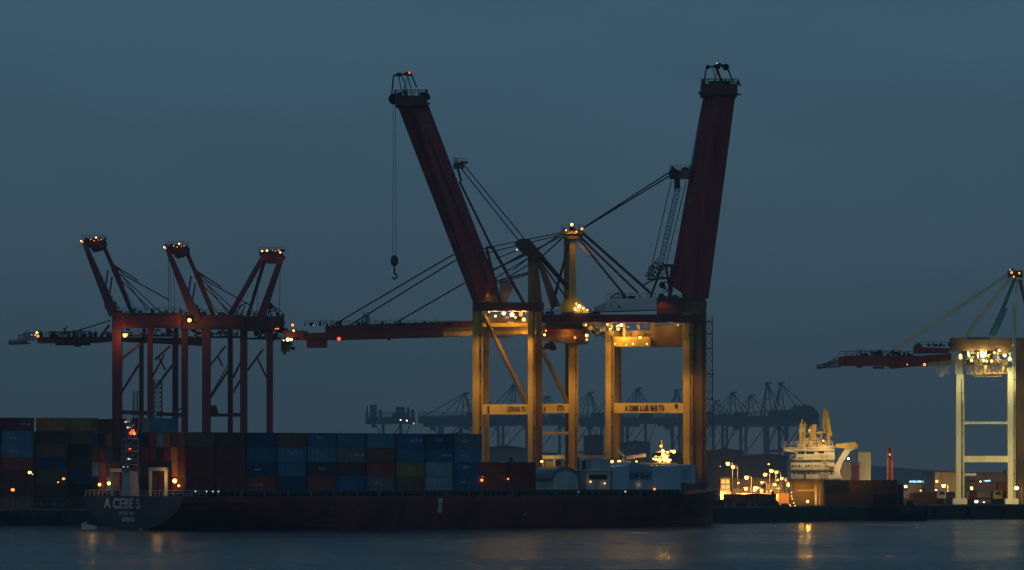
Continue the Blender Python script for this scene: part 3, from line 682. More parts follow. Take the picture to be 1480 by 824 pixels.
pb(B, 'main_girder', M_RED2, (783, 454.5, 1016, 466, YA-1, 4)); clutter(B, 783, 865, 454, YA-1, 21, 26, .9)
pb(B, 'upper_beam', M_YEL, (878, 487, 940, 501, YA+1, 3)); pb(B, 'upper_beam', M_YEL2, (940.3, 470, 987, 501, YA+2.2, 3))  # one beam, lamp-lit part coloured bright ochre, the rest darker
pb(B, 'upper_beam', M_YEL2, (878, 478, 940, 486.8, YA+3, 3)); pb(B, 'girder_hanger', M_YEL2, (900, 466, 904, 487, YA+1, 2), (880, 466, 884, 478, YA+1, 2), (942, 466, 948, 471, YA+1, 2), (975,466,981,470,YA+1,2))
machinery(B, 850, 467, 936, 486, YA+.5, 22, [M_YEL2, M_YEL, M_DARK, M_OFF], 46)
machinery(B, 835, 468, 880, 480, YA+.5, 23, [M_OFF, M_GREY, M_DARK], 30)
pb(B, 'suspended_platform', M_YEL2, (788, 466, 850, 475, YA+8, 3))
# white machine house
m = MB(); m.prism([(874,450),(876,433),(949,430.5),(949,447.5)], YA-.5, 7); mh = m.build('machine_house', M_WHT, B)
m = MB(); m.prism([(856,445),(875,437),(873.5,451),(858,450)], YA, 5); m.build('house_annex', M_OFF, B)
m = MB(); m.box(P(893,442,YA-.56), P(896.5,445.5,YA-.5)); m.box(P(882,440,YA-.56), P(883.2,443,YA-.5)); m.build('red_emblem', mat('emblem_red', (.5,.03,.04)), mh)
clutter(B, 876, 948, 431.5, YA+1, 24, 8, .8)
m = MB()
for a, b in (((882,431),(893,423)), ((893,423),(905,431)), ((893,423),(893,431)), ((882,431),(905,430))): m.pbar(a, b, YA+2, .2)
m.build('roof_lifting_frame', M_DARK, B)
# mast with flared foot and lit head
m = MB(); m.prism([(823,345),(831.5,345),(833,428),(841,439),(852,452),(811,452),(811,437),(822.5,432)], YA+2, 2.2); m.build('mast_column', M_YEL, B)
pb(B, 'mast_head', M_YEL, (811, 333, 843, 338, YA+.5, 5)); pb(B, 'mast_head', M_YEL2, (817, 338, 837, 345, YA+1, 4))
clutter(B, 811, 843, 332.5, YA+.4, 25, 12, 1.0, M_YEL2); machinery(B, 812, 331, 842, 343, YA+.3, 26, [M_YEL2, M_YEL, M_DARK], 14)
m = MB(); m.pbar((827,333),(827,322),YA+2,.2); m.build('mast_head', M_DARK, B)
floodlight(B, 826.5, 325, YA+1, 260, E_SOD, .75, down=1.0); floodlight(B, 841, 331, YA+.2, 130, E_ORG, .7, down=.6); floodlight(B, 818, 333, YA+.2, 90, E_SOD, .35, down=.4); floodlight(B, 833, 335, YA+.2, 60, E_SOD, .3)
for px_, py_, pw, e_, s_ in ((837,443,60,E_WHT,.9), (831,447,0,E_SOD,.7), (843,446,0,E_SOD,.6), (833,439,0,E_SOD,.4), (849,448,0,E_SOD,.4)):
    floodlight(B, px_, py_, YA-.2, pw, e_, s_, down=0.6, front=1.5)
# stays
stays(B, [((843,330),(968,254)), ((845,328),(966,250))], YA+3, .17, M_RED2)
stays(B, [((836,345),(906,431)), ((838,342),(922,423)), ((843,338),(940,424)), ((842,336),(938,421))], YA+3, .26, M_RED2)
m = MB(); m.pbar((832,345),(852,370),YA+2.2,.7,.3); m.build('stay_fitting', M_OFF, B)
m = MB(); m.pbar((824,347),(797,450),YA+3,.35); m.build('back_strut', M_DARK, B)
pb(B, 'stay_bracket', M_YEL2, (968, 246, 997, 258, YA+2, 2.5)); clutter(B, 968, 998, 246, YA+2, 27, 12, 1.2)
m = MB(); m.tube(P(974,251,YA+1.5), P(974,251,YA+4.5), 1.1, 12); m.pbox(975,258,983,272,YA+2,2); m.build('stay_bracket', M_DARK, B)
m = MB(); m.truss(P(980,270,YA+3), P(954,385,YA+3), 1.0, 20, .12); m.build('lattice_strut', M_GREY, B)
stays(B, [((970,262),(938,402)), ((992,262),(962,385))], YA+3, .1)
stays(B, [((1016,145),(996,245))], YA+1, .06, M_CABLE, 'rope')
m = MB(); m.truss(P(938,402,YA+3), P(955,378,YA+3), 1.8, 5, .15); m.truss(P(937,392,YA+4), P(965,395,YA+4), 1.8, 4, .12); m.build('maintenance_cage', M_DARK, B)
for a, b, w in (((957,384),(940,430),.5), ((962,382),(970,430),.5), ((935,404),(968,402),.35), ((972,385),(968,430),.8), ((957,384),(975,384),.6), ((930,412),(950,402),.3)):
    m = MB(); m.pbar(a, b, YA+3, w); m.build('hinge_frame', M_RED2, B)
machinery(B, 950, 405, 985, 450, YA+1.5, 28, [M_RED2, M_YEL2, M_DARK], 26)
pb(B, 'hinge_tower', M_RED2, (950, 430, 990, 454, YA+1, 4)); m = MB(); m.prism([(985,410),(1003,402),(1022,437),(1020,454),(990,454)], YA+1.4, 4.5); m.build('hinge_tower', M_YEL2, B)
floodlight(B, 958, 429, YA+.5, 120, E_ORG, .01, down=.5)
bb = boom_box(B, (1017,138), (1040,137), (1063,137), (968,412), (998,432), (1024,432), YA, 3.0, 7, 'boom', M_BOOM)
text_mesh('AJ', 1.2, 'boom_lettering', M_GREY, P(994, 294, YA+1.0), (1,0,.05), (-.05,0,1), bb, bold=.02)
pb(B, 'tip_platform', M_RED2, (1014, 121, 1066, 138, YA-.2, 7)); clutter(B, 1012, 1068, 121, YA-.4, 29, 20, 1.3); clutter(B, 1014, 1066, 122, YA+6, 30, 14, 1.3)
m = MB(); m.pbar((1010,136),(1071,136.5),YA-.2,.3); m.pbar((1010,133),(1014,138),YA,.4); m.pbar((1066,118),(1070,124),YA,.4); m.build('tip_sheave', M_DARK, B)
tip_frame(B, [((1017,124),(1021,97),.3), ((1021,97),(1050,95),.3), ((1050,95),(1060,120),.3), ((1034,97),(1044,121),.35), ((1030,98),(1036,122),.15), ((1038,97),(1032,122),.15), ((1028,97),(1040,92),.3), ((1040,92),(1052,98),.3), ((1036,97),(1046,122),.18)], YA+.5)
m = MB(); m.tube(P(1049,97,YA), P(1049,97,YA+3), .7, 10); m.tube(P(1023,97,YA), P(1023,97,YA+3), .45, 10); m.pbox(1034,93,1041,98,YA,3); m.build('tip_sheave', M_BLACK, B)
floodlight(B, 1036, 91.5, YA, 20, E_ORG, .3, name='warning_lamp', col=(1,.4,.2))
for px_, py_, pw, e_, s_ in ((898,470,1400,E_WHT,.8), (893,476,0,E_SOD,.6), (878,469,500,E_SOD,.5), (882,476,0,E_SOD,.5), (925,488,1300,E_SOD,.7), (889,497,500,E_SOD,.35), (915,497,0,E_SOD,.45), (935,497,400,E_SOD,.4), (905,498,0,E_SOD,.3), (980,470,300,E_SOD,.25), (847,470,250,E_SOD,.4)):
    floodlight(B, px_, py_, YA-.8, pw, e_, s_, down=1.5, front=2.5)
for px_, py_, dy, pw in ((890,470,-.5,500), (925,472,-.5,800), (905,483,-.5,600), (860,471,-.5,300), (970,470,-.5,200)): light(P(px_, py_, YA+dy), pw, (1,.55,.12), .3, B)  # fill lights without fixtures, added to make the girder machinery glow
light(P(835, 447, YA+1.2), 110, (1,.6,.15), .3, B); light(P(848, 449, YA+1.2), 60, (1,.6,.15), .3, B)  # bare lights added at the mast foot to brighten the column
for px_ in (884, 994): light(P(px_, 560, YA-7), 1000, SOD, .5, B, spot=150, aim=P(px_, 600, YA))  # added spots hanging unseen before the legs, to light their faces
boom_walk(B, (1016,140), (972,400), YA+2, 0, -1)
m = MB(); m.ptube((1030,142),(984,420),YA+1.4,.12); m.ptube((1052,142),(1011,428),YA+1.3,.10); m.build('boom_pipe', M_DARK, B)
# side stair tower of crane B
st = empty('stair_tower', (X(1025,930), 930, GZ), 'slender lattice stair tower beside the broad dark leg of the crane', 'tower')
m = MB(); m.truss(P(1025,738-0,930)*1.0, P(1025,458,930), 1.4, 26, .12); m.build('lattice', M_GREY, st)
for q in (464, 482, 503, 540, 576, 596): m = MB(); m.pbox(1019, q, 1033 - (q%3)*2, q+1.2, 929.2, 2); m.build('landing', M_DARK, st)

# ---- crane C: behind, boom lowered to the left
C = crane_root(805, 945, 'yellow legged crane behind the others with its long dark boom lowered over water', YG)
YA, YB = 938, 952
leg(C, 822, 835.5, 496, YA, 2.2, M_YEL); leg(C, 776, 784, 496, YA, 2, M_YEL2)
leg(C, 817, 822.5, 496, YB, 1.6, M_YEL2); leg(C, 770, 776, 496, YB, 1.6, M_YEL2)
pbm = pb(C, 'portal_beam', M_BEAM, (784, 583.5, 822, 597, YA+.3, 1.6)); text_mesh('F', 1.3, 'lettering', M_LET, P(785.5, 595, YA+.2), (1,0,0), (0,0,1), pbm); text_mesh('m', 2.2, 'lettering', M_LET, P(806, 593, YA+.2), (1,0,0), (0,0,1), pbm, bold=.05, stretch=.8)
pb(C, 'lower_tie_beam', M_OFF, (784, 624, 822, 628, YA+.5, 1))
m = MB(); m.tube(P(784,508,YA+1), P(821,582,YA+1), .42, 8); m.build('diagonal_brace', M_YEL2, C)
m = MB(); m.prism([(470,471),(700,463),(783,468),(783,478),(700,474),(470,481)], YA, 3); m.build('boom_upper_chord', M_RED2, C)
m = MB(); m.prism([(432,482),(470,480.5),(640,476),(640,487),(500,491),(432,491)], YA-.3, 3.2); m.build('boom', M_RED, C)
m = MB(); m.prism([(640.2,474.5),(690,473),(784,473),(784,477.5),(690,477.8),(640.2,479.5)], YA-.1, 3.0); m.build('boom', M_YEL2, C)  # red boom coloured brownish ochre here, as if lit near the leg
m = MB(); m.prism([(640.2,479.7),(690,478),(784,477.7),(784,483),(690,484),(640.2,487)], YA-.3, 3.2); m.build('boom', M_YEL, C)  # lower strip of the red boom, lamp light put in as bright ochre
clutter(C, 440, 665, 471, YA, 31, 46, 1.5); m = MB(); m.truss(P(526,468,YA), P(529,451,YA), 1.0, 4, .1); m.truss(P(531,468,YA), P(532,455,YA), .8, 4, .1); m.build('antenna_frame', M_DARK, C)
pb(C, 'boom_tip', M_RED2, (410, 478, 440, 488, YA, 3)); machinery(C, 404, 478, 445, 492, YA-.5, 32, [M_RED2, M_DARK], 20)
tr_ = pb(C, 'trolley', M_RED, (443, 490, 472, 502, YA-.2, 4)); pb(C, 'trolley_cab', M_DARK, (406, 492, 418, 508, YA, 3), (409, 508, 413, 512, YA, 2)); machinery(C, 404, 490, 424, 505, YA-.5, 33, [M_RED2, M_DARK], 14)
pb(C, 'girder_box', M_RED2, (784, 470, 850, 484, YA-.3, 4)); m = MB(); m.prism([(783,484.5),(850,483),(850,496),(836,498),(783,491)], YA-.5, 3.6); m.build('girder_end', M_YEL2, C)
machinery(C, 785, 466, 848, 480, YA-1, 34, [M_OFF, M_YEL2, M_DARK], 26); machinery(C, 783, 492, 805, 506, YA, 35, [M_RED2, M_DARK], 12)
pb(C, 'trolley', M_GREY, (697, 485, 740, 488, YA+.5, 3), (664, 484, 668, 489, YA, 1)); pb(C, 'boom_fitting', M_DARK, (560,487,564,492,YA,1))
m = MB(); m.prism([(815,340),(823,340),(825,470),(815,470)], YA+1, 2); m.build('mast_column', M_YEL2, C)
stays(C, [((480,471),(655,368)), ((506,470),(657,377)), ((571,467),(668,411))], YA+1, .17, M_DARK, gap=.8)
stays(C, [((655,368),(818,335)), ((657,377),(818,338)), ((668,411),(812,342))], YA+1, .13, M_RED2, gap=.8)
stays(C, [((813,337),(776,362)), ((815,342),(782,372))], YA+1, .2, M_YEL2)
m = MB(); m.ptube((778,362),(742,390),YA+1,.14); m.ptube((782,372),(735,400),YA+1,.14); m.build('rope', M_DARK, C)
for px_, py_, pw, e_, s_ in ((423,470,40,E_ORG,.7), (424.5,478,20,E_SOD,.5), (416,491,160,E_WHT,.9), (421,491,0,E_SOD,.7), (410,492,0,E_SOD,.35), (490,490,10,E_RED,1.0), (453,470,0,E_DIM,.25), (848,485,260,E_SOD,.8), (848,491,0,E_ORG,.7), (831,488,0,E_ORG,.6), (787,484,220,E_SOD,.6), (789,478,0,E_ORG,.5), (688,479,240,E_SOD,.5)):
    floodlight(C, px_, py_, YA-1, pw, e_, s_, down=.8, front=2.0)
light(P(680, 492, YA-4), 350, (1,.55,.12), .3, C); light(P(760, 478, YA-3), 500, SOD, .3, C); light(P(820, 478, YA-2), 260, SOD, .3, C); light(P(828, 560, YA-8), 1500, SOD, .5, C, spot=150, aim=P(828, 600, YA)); light(P(418, 488, YA-2), 120, SOD, .3, C)  # lights without lamp bodies, added to brighten boom, girder and leg
pb(C, 'red_canopy', M_RED, (484, 489.5, 497, 492, YA-.5, 2))

# ---- left group of dark red cranes
RG = 'dark red gantry cranes beyond the container stacks'
def small_boom_crane(px, py, mir, Y, label, legs, girder, brace):
    """raised twin girder boom; px,py = hinge pixel; mir = -1 leans left, 1 leans right"""
    r = crane_root(px, Y, label, RG)
    for k, (a, b, dy) in enumerate(legs): leg(r, a, b, girder[1]+4, Y + dy, 2, M_RED)
    pb(r, 'main_girder', M_RED, (*girder, Y-1, 3.5)); pb(r, 'machine_house', M_RED2, (girder[0]+20, girder[1]+3, girder[2]-6, girder[3]-3, Y-1.6, 6))
    clutter(r, girder[0]+4, girder[2], girder[1], Y-1, int(px), 22, 1.3)
    pb(r, 'lower_walkway', M_DARK, (girder[0]+4, girder[3]+10, girder[2]-4, girder[3]+12.5, Y+2, 2)); machinery(r, girder[0]+14, girder[3], girder[2]-8, girder[3]+12, Y+.5, int(px)+1, [M_DARK, M_RED2, M_GREY], 36)
    for a, b, w in brace:
        m = MB(); m.pbar(a, b, Y+1, w); m.build('diagonal_brace', M_RED2, r)
    return r
YD = 965
D = small_boom_crane(168, 462, -1, YD, 'dark red crane farthest toward the stern side, boom raised beside the lowered boom',
    [(162,175,0), (213,220,0), (166,176,14)], (163, 452, 262, 474),
    [((176,519),(204,496),.5), ((175,568),(204,522),.5), ((220,545),(238,512),.4), ((176,596),(213,597),.9), ((230,517),(239,535),.4), ((224,520),(246,500),.5)])
E = small_boom_crane(285, 462, -1, YD+4, 'dark red crane second from the stern side, boom raised leaning over the first crane',
    [(262,271,0), (292,304,0), (251,257,12)], (262.5, 455, 352, 476),
    [((304,528),(326,500),.4), ((304,575),(330,535),.5), ((304,572),(328,530),.25), ((225,560),(250,527),.5), ((226,598),(262,600),.8), ((315,515),(322,530),.4), ((262,590),(252,596),.3)])
Fc = small_boom_crane(370, 462, 1, YD+8, 'dark red crane third of its row, boom raised leaning away from the others',
    [(347,357,0), (385,394,0), (329,336,12)], (352.5, 457, 410, 478),
    [((337,546),(352,515),.45), ((337,567),(350,545),.45), ((358,535),(380,505),.45), ((372,518),(385,545),.4), ((304,600),(347,600),.7), ((336,599),(350,600),.8)])
m = MB(); m.prism([(305,586),(312,586),(315,596),(315,601),(304,601)], YD+6, 2); m.build('operator_cab', M_RED2, E)
for r_, dx, dy, Y in ((D, 0, 0, YD), (E, 120, 9, YD+4)):
    def q(a): return (a[0]+dx*1.0, a[1]+dy)
    m = MB(); m.pbar(q((123,354)), q((165,455)), Y-1, .95, 1.2, w2=2.1); m.build('boom_beam', M_RED, r_)
    m = MB(); m.pbar(q((150,356)), q((165,390)), Y+2, .85); m.pbar(q((165,388)), q((191,453)), Y+2, 1.25, 1.2, w2=.8); m.build('boom_beam', M_RED, r_)
    m = MB(); m.prism([q((118,350)), q((122,347)), q((150,346)), q((153,354)), q((148,359)), q((143,362)), q((134,362)), q((129,357)), q((121,356))], Y-1, 4); m.build('tip_platform', M_RED2, r_)
    clutter(r_, *(q((119,348))[0], q((152,347))[0]), q((120,347))[1], Y-1.2, 40+dx, 14, .9, M_RED2)
    m = MB(); m.tube(P(*q((138,359)), Y-1.3), P(*q((138,359)), Y+1), .9, 12); m.tube(P(*q((152,351)), Y-1), P(*q((152,351)), Y+1), .4, 10); m.build('tip_sheave', M_DARK, r_)
    stays(r_, [(q((164,382)), q((180,398))), (q((180,398)), q((245,434))), (q((166,384)), q((200,406)))], Y+2, .16, M_RED2, gap=.6)
    stays(r_, [(q((172,395)), q((232,452))), (q((174,404)), q((222,452))), (q((176,398)), q((214,450)))], Y+2, .12, M_RED2, gap=.5)
    stays(r_, [(q((156,390)), q((151,428))), (q((162,400)), q((157,435)))], Y+1, .2, M_RED2)
    stays(r_, [(q((178,415)), q((198,450)))], Y+2, .07, M_DARK)
    machinery(r_, *q((154,428)), *q((172,452)), Y, 44+dx, [M_RED2, M_DARK], 16, 'hinge_gear', 3)
    for ex, ey, em_, s_ in ((117.5,348.5,E_SOD,.42), (139,343.5,E_SOD,.45), (119.5,350,E_ORG,.35), (131,346.5,E_ORG,.25), (136,348,E_ORG,.25), (146,346.5,E_ORG,.22), (142,347,E_ORG,.2)):
        floodlight(r_, *q((ex, ey)), Y-1.6, 14 if s_ > .4 else 0, em_, s_, down=.3, front=.4)
stays(E, [((243.5,368),(243.5,450)), ((246,366),(247,450)), ((251,376),(252,448))], YD+3, .06, M_CABLE, 'rope')
Y = YD+8
m = MB(); m.pbar((379,374),(333,455), Y-1, 1.1, 1.1); m.build('boom_beam', M_RED, Fc)
m = MB(); m.pbar((382,378),(357,462), Y+2, .7, 1.0); m.build('boom_beam', M_RED, Fc)
m = MB(); m.pbar((407,372),(376,462), Y-1, 1.1, 1.2, w2=1.7); m.build('boom_beam', M_RED, Fc)
m = MB(); m.prism([(374,366),(377,363),(405,363),(412,371),(408,376),(402,380),(385,380),(380,376),(377,372)], Y-1.2, 4); m.build('tip_platform', M_RED2, Fc)
clutter(Fc, 374, 411, 364, Y-1.4, 47, 14, .9, M_RED2)
stays(Fc, [((372,400),(372,455)), ((405,385),(404,448)), ((366,420),(362,455))], Y, .06, M_CABLE, 'rope')
stays(Fc, [((390,440),(392,460)), ((392,440),(406,450)), ((393,442),(412,468)), ((390,442),(386,462)), ((398,446),(408,472)), ((386,452),(396,448)), ((350,440),(338,458)), ((354,442),(346,460)), ((340,446),(356,438))], Y, .14, M_RED2, 'stay')
machinery(Fc, 386, 437, 394, 446, Y-.5, 48, [M_DARK, M_RED2], 8)
for ex, ey, em_, s_ in ((379,363,E_SOD,.42), (386,362.5,E_SOD,.5), (405,365,E_SOD,.45), (403,362,E_ORG,.3), (394,362,E_ORG,.2), (398,363,E_ORG,.2)):
    floodlight(Fc, ex, ey, Y-1.8, 14 if s_ > .4 else 0, em_, s_, down=.3, front=.4)
floodlight(E, 274, 463, YD-1.4, 500, E_SOD, 1.0, down=.4, front=2.5, spot=None); floodlight(D, 180.5, 485, YD-1, 400, E_SOD, 1.0, down=.3, front=1, spot=None); floodlight(D, 183, 484, YD-1, 0, E_ORG, .8)
pb(Fc, 'lamp_bracket', M_RED2, (397, 474, 415, 481, Y-1, 3)); floodlight(Fc, 402, 475, Y-1.6, 30, E_ORG, .4); floodlight(Fc, 398.5, 475.5, Y-1.6, 0, E_ORG, .35)

# G: lowered boom on the far left
G = crane_root(230, 1005, 'dark red crane with its thin boom lowered far out beyond the first raised boom', RG)
YG_ = 1005
leg(G, 201, 207, 488, YG_, 1.6, M_RED2); leg(G, 249, 254, 488, YG_, 1.6, M_RED2)
m = MB(); m.prism([(54,487),(163,487),(300,489),(300,500),(163,493),(138,495.5),(54,496)], YG_, 3); m.build('boom', M_RED, G)
pb(G, 'trolley_rail', M_DARK, (80, 496, 130, 499, YG_+.3, 2), (108, 498, 116, 501, YG_, 2))
m = MB(); m.truss(P(13,495,YG_), P(40,494,YG_), 1.0, 8, .14); m.truss(P(28,490,YG_), P(60,483,YG_), 1.6, 7, .14); m.truss(P(36,482,YG_), P(52,490,YG_), 1.4, 4, .12); m.pbar((12,496),(44,496),YG_,.3); m.build('tip_frame', M_GREY, G)
clutter(G, 56, 160, 487, YG_, 51, 60, 2.0)
m = MB(); m.truss(P(70,484,YG_), P(132,483,YG_), 1.4, 16, .1); m.build('walkway_frame', M_DARK, G)
stays(G, [((112,478),(160,463)), ((88,482),(118,477)), ((92,474),(96,484)), ((97,471),(92,480))], YG_, .16, M_RED2); m = MB(); m.pbar((145,487),(158,470),YG_,.5); m.build('boom_strut', M_RED2, G)
floodlight(G, 53.5, 481, YG_-1, 90, E_SOD, .65, down=.4, front=1); floodlight(G, 55, 486, YG_-1, 0, E_ORG, .7); floodlight(G, 46, 484, YG_-1, 0, E_DIM, .3); floodlight(G, 51, 484.5, YG_-1, 0, E_ORG, .4)
m = MB(); m.truss(P(228,628,YG_), P(228,548,YG_), 1.8, 12, .16); m.truss(P(196,628,YG_), P(196,565,YG_), 1.0, 10, .12); m.build('cable_tower', M_RED2, G)

# ---- right crane H, pale green legs
H = crane_root(1430, 1030, 'pale green gantry crane with dark red boom lowered out beyond its brightly lit girder', 'pale green crane at the far quay')
YH = 1030
leg(H, 1382, 1392.5, 541, YH, 1.9, M_PALE); leg(H, 1457, 1468, 531, YH, 1.9, M_PALE); leg(H, 1468.5, 1486, 500, YH+8, 3, M_YEL2); leg(H, 1386, 1394, 541, YH+14, 1.6, M_PALE)
pb(H, 'leg_head', M_OFF, (1380, 515, 1391, 540.7, YH+.6, 1.5))
pb(H, 'portal_beam', M_PALE, (1392.5, 659, 1457, 668, YH+.3, 1.5)); pb(H, 'tie_beam', M_PALE, (1392.5, 609.5, 1457, 613, YH+.5, .8)); pb(H, 'tie_beam', M_OFF, (1392.5, 684, 1411, 688, YH+.5, 1))
m = MB(); m.prism([(1213,516),(1225,514),(1330,514),(1375,510.5),(1375,524),(1290,533),(1282,529),(1213,529)], YH, 3); m.build('boom', M_RED, H)
m = MB(); m.prism([(1340,524.5),(1381,519.5),(1381,525.5),(1340,529.5)], YH-.2, 3); m.build('boom_soffit', M_YEL, H)
m = MB(); m.prism([(1322,500),(1328,495),(1333,502),(1372,503),(1372,510),(1322,511)], YH+.5, 4); m.build('boom_winch_house', M_RED, H)
pb(H, 'main_girder', M_YEL2, (1375, 488, 1480, 507, YH+1, 4)); pb(H, 'girder_roof', M_GREY, (1398, 487, 1430, 491, YH+.2, 3))
clutter(H, 1322, 1380, 501, YH, 61, 26, 1.2); clutter(H, 1213, 1320, 514.5, YH, 62, 40, 1.5); clutter(H, 1238, 1302, 513, YH+2, 63, 24, 2.2)
m = MB(); m.truss(P(1181,531,YH), P(1213,524,YH), 1.0, 9, .13); m.pbar((1180,531.5),(1215,530),YH,.25); m.truss(P(1192,530,YH), P(1212,517,YH), .8, 5, .1); m.build('tip_frame', M_DARK, H)
pb(H, 'trolley_rail', M_DARK, (1262, 530, 1278, 533, YH, 1), (1238, 529, 1246, 531.5, YH, 1))
pb(H, 'lit_girder', M_YEL, (1391, 507, 1457, 512, YH+4, 2.5), (1391, 520, 1457, 527, YH+4.5, 2)); machinery(H, 1392, 506, 1462, 526, YH+.8, 64, [M_YEL, M_OFF, M_YEL2, M_DARK], 50, d=3)
m = MB(); m.truss(P(1398,535,YH), P(1456,534,YH), 1.8, 9, .09); m.truss(P(1408,541,YH), P(1448,541,YH), 1.0, 7, .07); m.build('under_walkway', M_YEL, H)
m = MB(); m.truss(P(1354,533,YH), P(1371,534,YH), 1.8, 5, .12); m.truss(P(1357,541,YH), P(1364,541,YH), 1.0, 3, .12); m.build('trolley_frame', M_PALE, H)
for a, b, w, mt in (((1292,506),(1457,397),1.0,M_PALE), ((1390,492),(1460,402),1.2,M_PALE), ((1292,506),(1282,514),.4,M_RED2), ((1444,460),(1467,402),.9,M_TEAL), ((1434,485),(1452,445),1.7,M_TEAL), ((1470,403),(1466,520),.5,M_PALE), ((1474,404),(1482,440),.8,M_YEL2)):
    m = MB(); m.pbar(a, b, YH+1.5, w, w*.7, w2=w*.8); m.build('stay', mt, H)
m = MB(); m.pbar((1466,440),(1466,535),YH-.5,.7); m.build('mast_column', M_PALE, H)
m = MB(); m.pbox(1458,391,1468,400,YH+1,3); m.pbox(1470,391,1478,400,YH+1,3); m.pbar((1462,391),(1463,388),YH+1,.6); mh_ = m.build('mast_head', M_YEL2, H); machinery(H, 1456, 390, 1478, 402, YH+.3, 66, [M_YEL2, M_DARK], 12)
for ex, ey, em_, s_, pw in ((1420,513,E_WHT,1.6,3000), (1433,522,E_SOD,.8,0), (1421,521,E_WHT,.8,0), (1404,521,E_SOD,.8,300), (1452,514,E_WHT,.9,1800), (1459,519,E_WHT,1.0,1200), (1388,514,E_SOD,.9,100), (1388,517,E_SOD,.9,0), (1426,522,E_SOD,.7,0), (1437,510,E_SOD,.6,0), (1444,507,E_WHT,.6,0), (1336,527,E_ORG,.8,60), (1311,527,E_ORG,.35,0), (1462,394,E_ORG,.7,40), (1473,395,E_ORG,.6,0), (1460,390,E_DIM,.4,0), (1465,400,E_ORG,.5,0)):
    floodlight(H, ex, ey, YH-.6, pw, em_, s_, down=1.5, front=2.5, col=(1,.78,.32))

for px_, py_, dy, pw in ((1405,512,.4,500), (1422,512,.4,800), (1446,512,.4,600), (1424,531,-1,200), (1450,533,-1,200)): light(P(px_, py_, YH+dy), pw, (1,.8,.32), .3, H)  # bare lights added below the girder to brighten its machinery
for px_ in (1387, 1463): light(P(px_+1, 545, YH-8), 900, (1,.86,.36), .5, H, spot=150, aim=P(px_, 600, YH)); light(P(px_+1, 640, YH-9), 700, (1,.86,.36), .5, H, spot=140, aim=P(px_, 660, YH))  # unseen spots added in front to light the two pale legs
# ------------------------------------------------------------------ hazy cranes far away
FG = 'small hazy cranes on the distant quay'
M_FAR = mat('far_crane_hazed_paint', (.075,.050,.062), .7)  # colour lightened and greyed to stand in for distance haze
def far_crane(px, apex, g0, g1, gy, label, Y=3000, raised=(), bw=2.4):
    Y *= 1.6
    r = crane_root(px, Y, label, FG)
    for a in (g0+(g1-g0)*.35, g0+(g1-g0)*.7):
        for dy in (0, 22): leg(r, a-1.4+dy*.06, a+1.4+dy*.06, gy+2, Y+dy, 1.8, M_FAR)
    pb(r, 'main_girder', M_FAR, (g0, gy, g1, gy+9, Y-1, 6)); pb(r, 'machine_house', M_FAR, (px+2, gy-7, min(g1-2, px+22), gy, Y, 8))
    clutter(r, g0, g1, gy, Y, int(px), 30, 3.5, M_FAR)
    pb(r, 'portal_beam', M_FAR, (g0+(g1-g0)*.35, gy+48, g0+(g1-g0)*.7, gy+52, Y, 2))
    if apex:
        m = MB(); m.pbar((px-5,gy),(px,apex),Y,1.1); m.pbar((px+7,gy),(px,apex),Y,1.1); m.pbar((px-4,apex+3),(px+6,apex+1),Y,1.8); m.pbar((px-3,(apex+gy)/2),(px+4,(apex+gy)/2),Y,.8); m.build('mast', M_FAR, r)
        stays(r, [((px,apex+1),(g0+6,gy)), ((px,apex+2),(g0+(px-g0)*.45,gy)), ((px,apex+2),(g1-3,gy)), ((px,apex+1),(px+(g1-px)*.55,gy)), ((px-1,apex+1),(g0+(px-g0)*.75,gy))], Y, .5, M_FAR)
    for (a, b, c, d_) in raised: pb(r, 'raised_boom', M_FAR, (a, b, c, d_, Y, 4))
    m = MB(); m.pbar((g0+(g1-g0)*.35, gy+48), (g0+(g1-g0)*.7, gy+10), Y, 1.1); m.pbar((g0+(g1-g0)*.7, gy+46), (g0+(g1-g0)*.9, gy+10), Y, .9); m.pbar((g0+(g1-g0)*.35, gy+30), (g0+(g1-g0)*.2, gy+9), Y, .9); m.build('diagonal_brace', M_FAR, r)
    m = MB(); m.truss(P(g0, gy-4, Y), P(g1, gy-4, Y), 4.5, int((g1-g0)/6), .45); m.build('girder_lattice', M_FAR, r)
    pb(r, 'hanging_trolley', M_FAR, (g0+(g1-g0)*.12, gy+9, g0+(g1-g0)*.22, gy+14, Y, 5))
    return r
f1 = far_crane(565, None, 528, 600, 604, 'small hazy crane with square raised booms beyond the ship, small lamps beneath', 2700, ((535,585,544.5,606),(529.5,588,532,606),(548,592,551.5,604),(572,588,585,606),(588,589,591.5,606),(594.5,592,598.5,606)))
for ex, ey, em_, s_ in ((579,607,E_WHT,1.1),(588,608,E_WHT,1.2),(598,612,E_ORG,1.2)): floodlight(f1, ex, ey, 4315, 0, em_, s_*1.5)
far_crane(672, 567, 605, 690, 603, 'small hazy crane with long fan of stays just left of the yellow leg', 2750)
far_crane(742, 555, 692, 790, 603, 'small hazy crane framed between the two nearest yellow legs', 2850)
far_crane(853, 566, 800, 874, 604, 'small hazy crane seen between the two yellow portals', 2950)
far_crane(922, 560, 880, 955, 604, 'small hazy crane framed in the wide portal, toward its first leg', 2900)
far_crane(978, 562, 955.5, 1000, 604, 'small hazy crane framed in the wide portal, against its far leg', 2980)
far_crane(1059, 566, 1018, 1092, 603, 'small hazy crane just beyond the lattice stair tower', 2850)
far_crane(1109, 552, 1092.5, 1140, 602, 'hazy crane with the taller peak beside the lit ship bridge', 2750)
for i_, (px_, ap_, g0_, g1_) in enumerate(((640,None,612,690),(705,580,660,745),(790,572,745,835),(880,575,838,925),(1000,572,950,1040),(1035,578,1012,1066),(1085,570,1050,1128),(1150,585,1112,1184))):
    far_crane(px_, ap_, g0_, g1_, 608 - (i_ % 3), 'very faint crane deeper in the haze behind the distant crane row', 3150+i_*12)
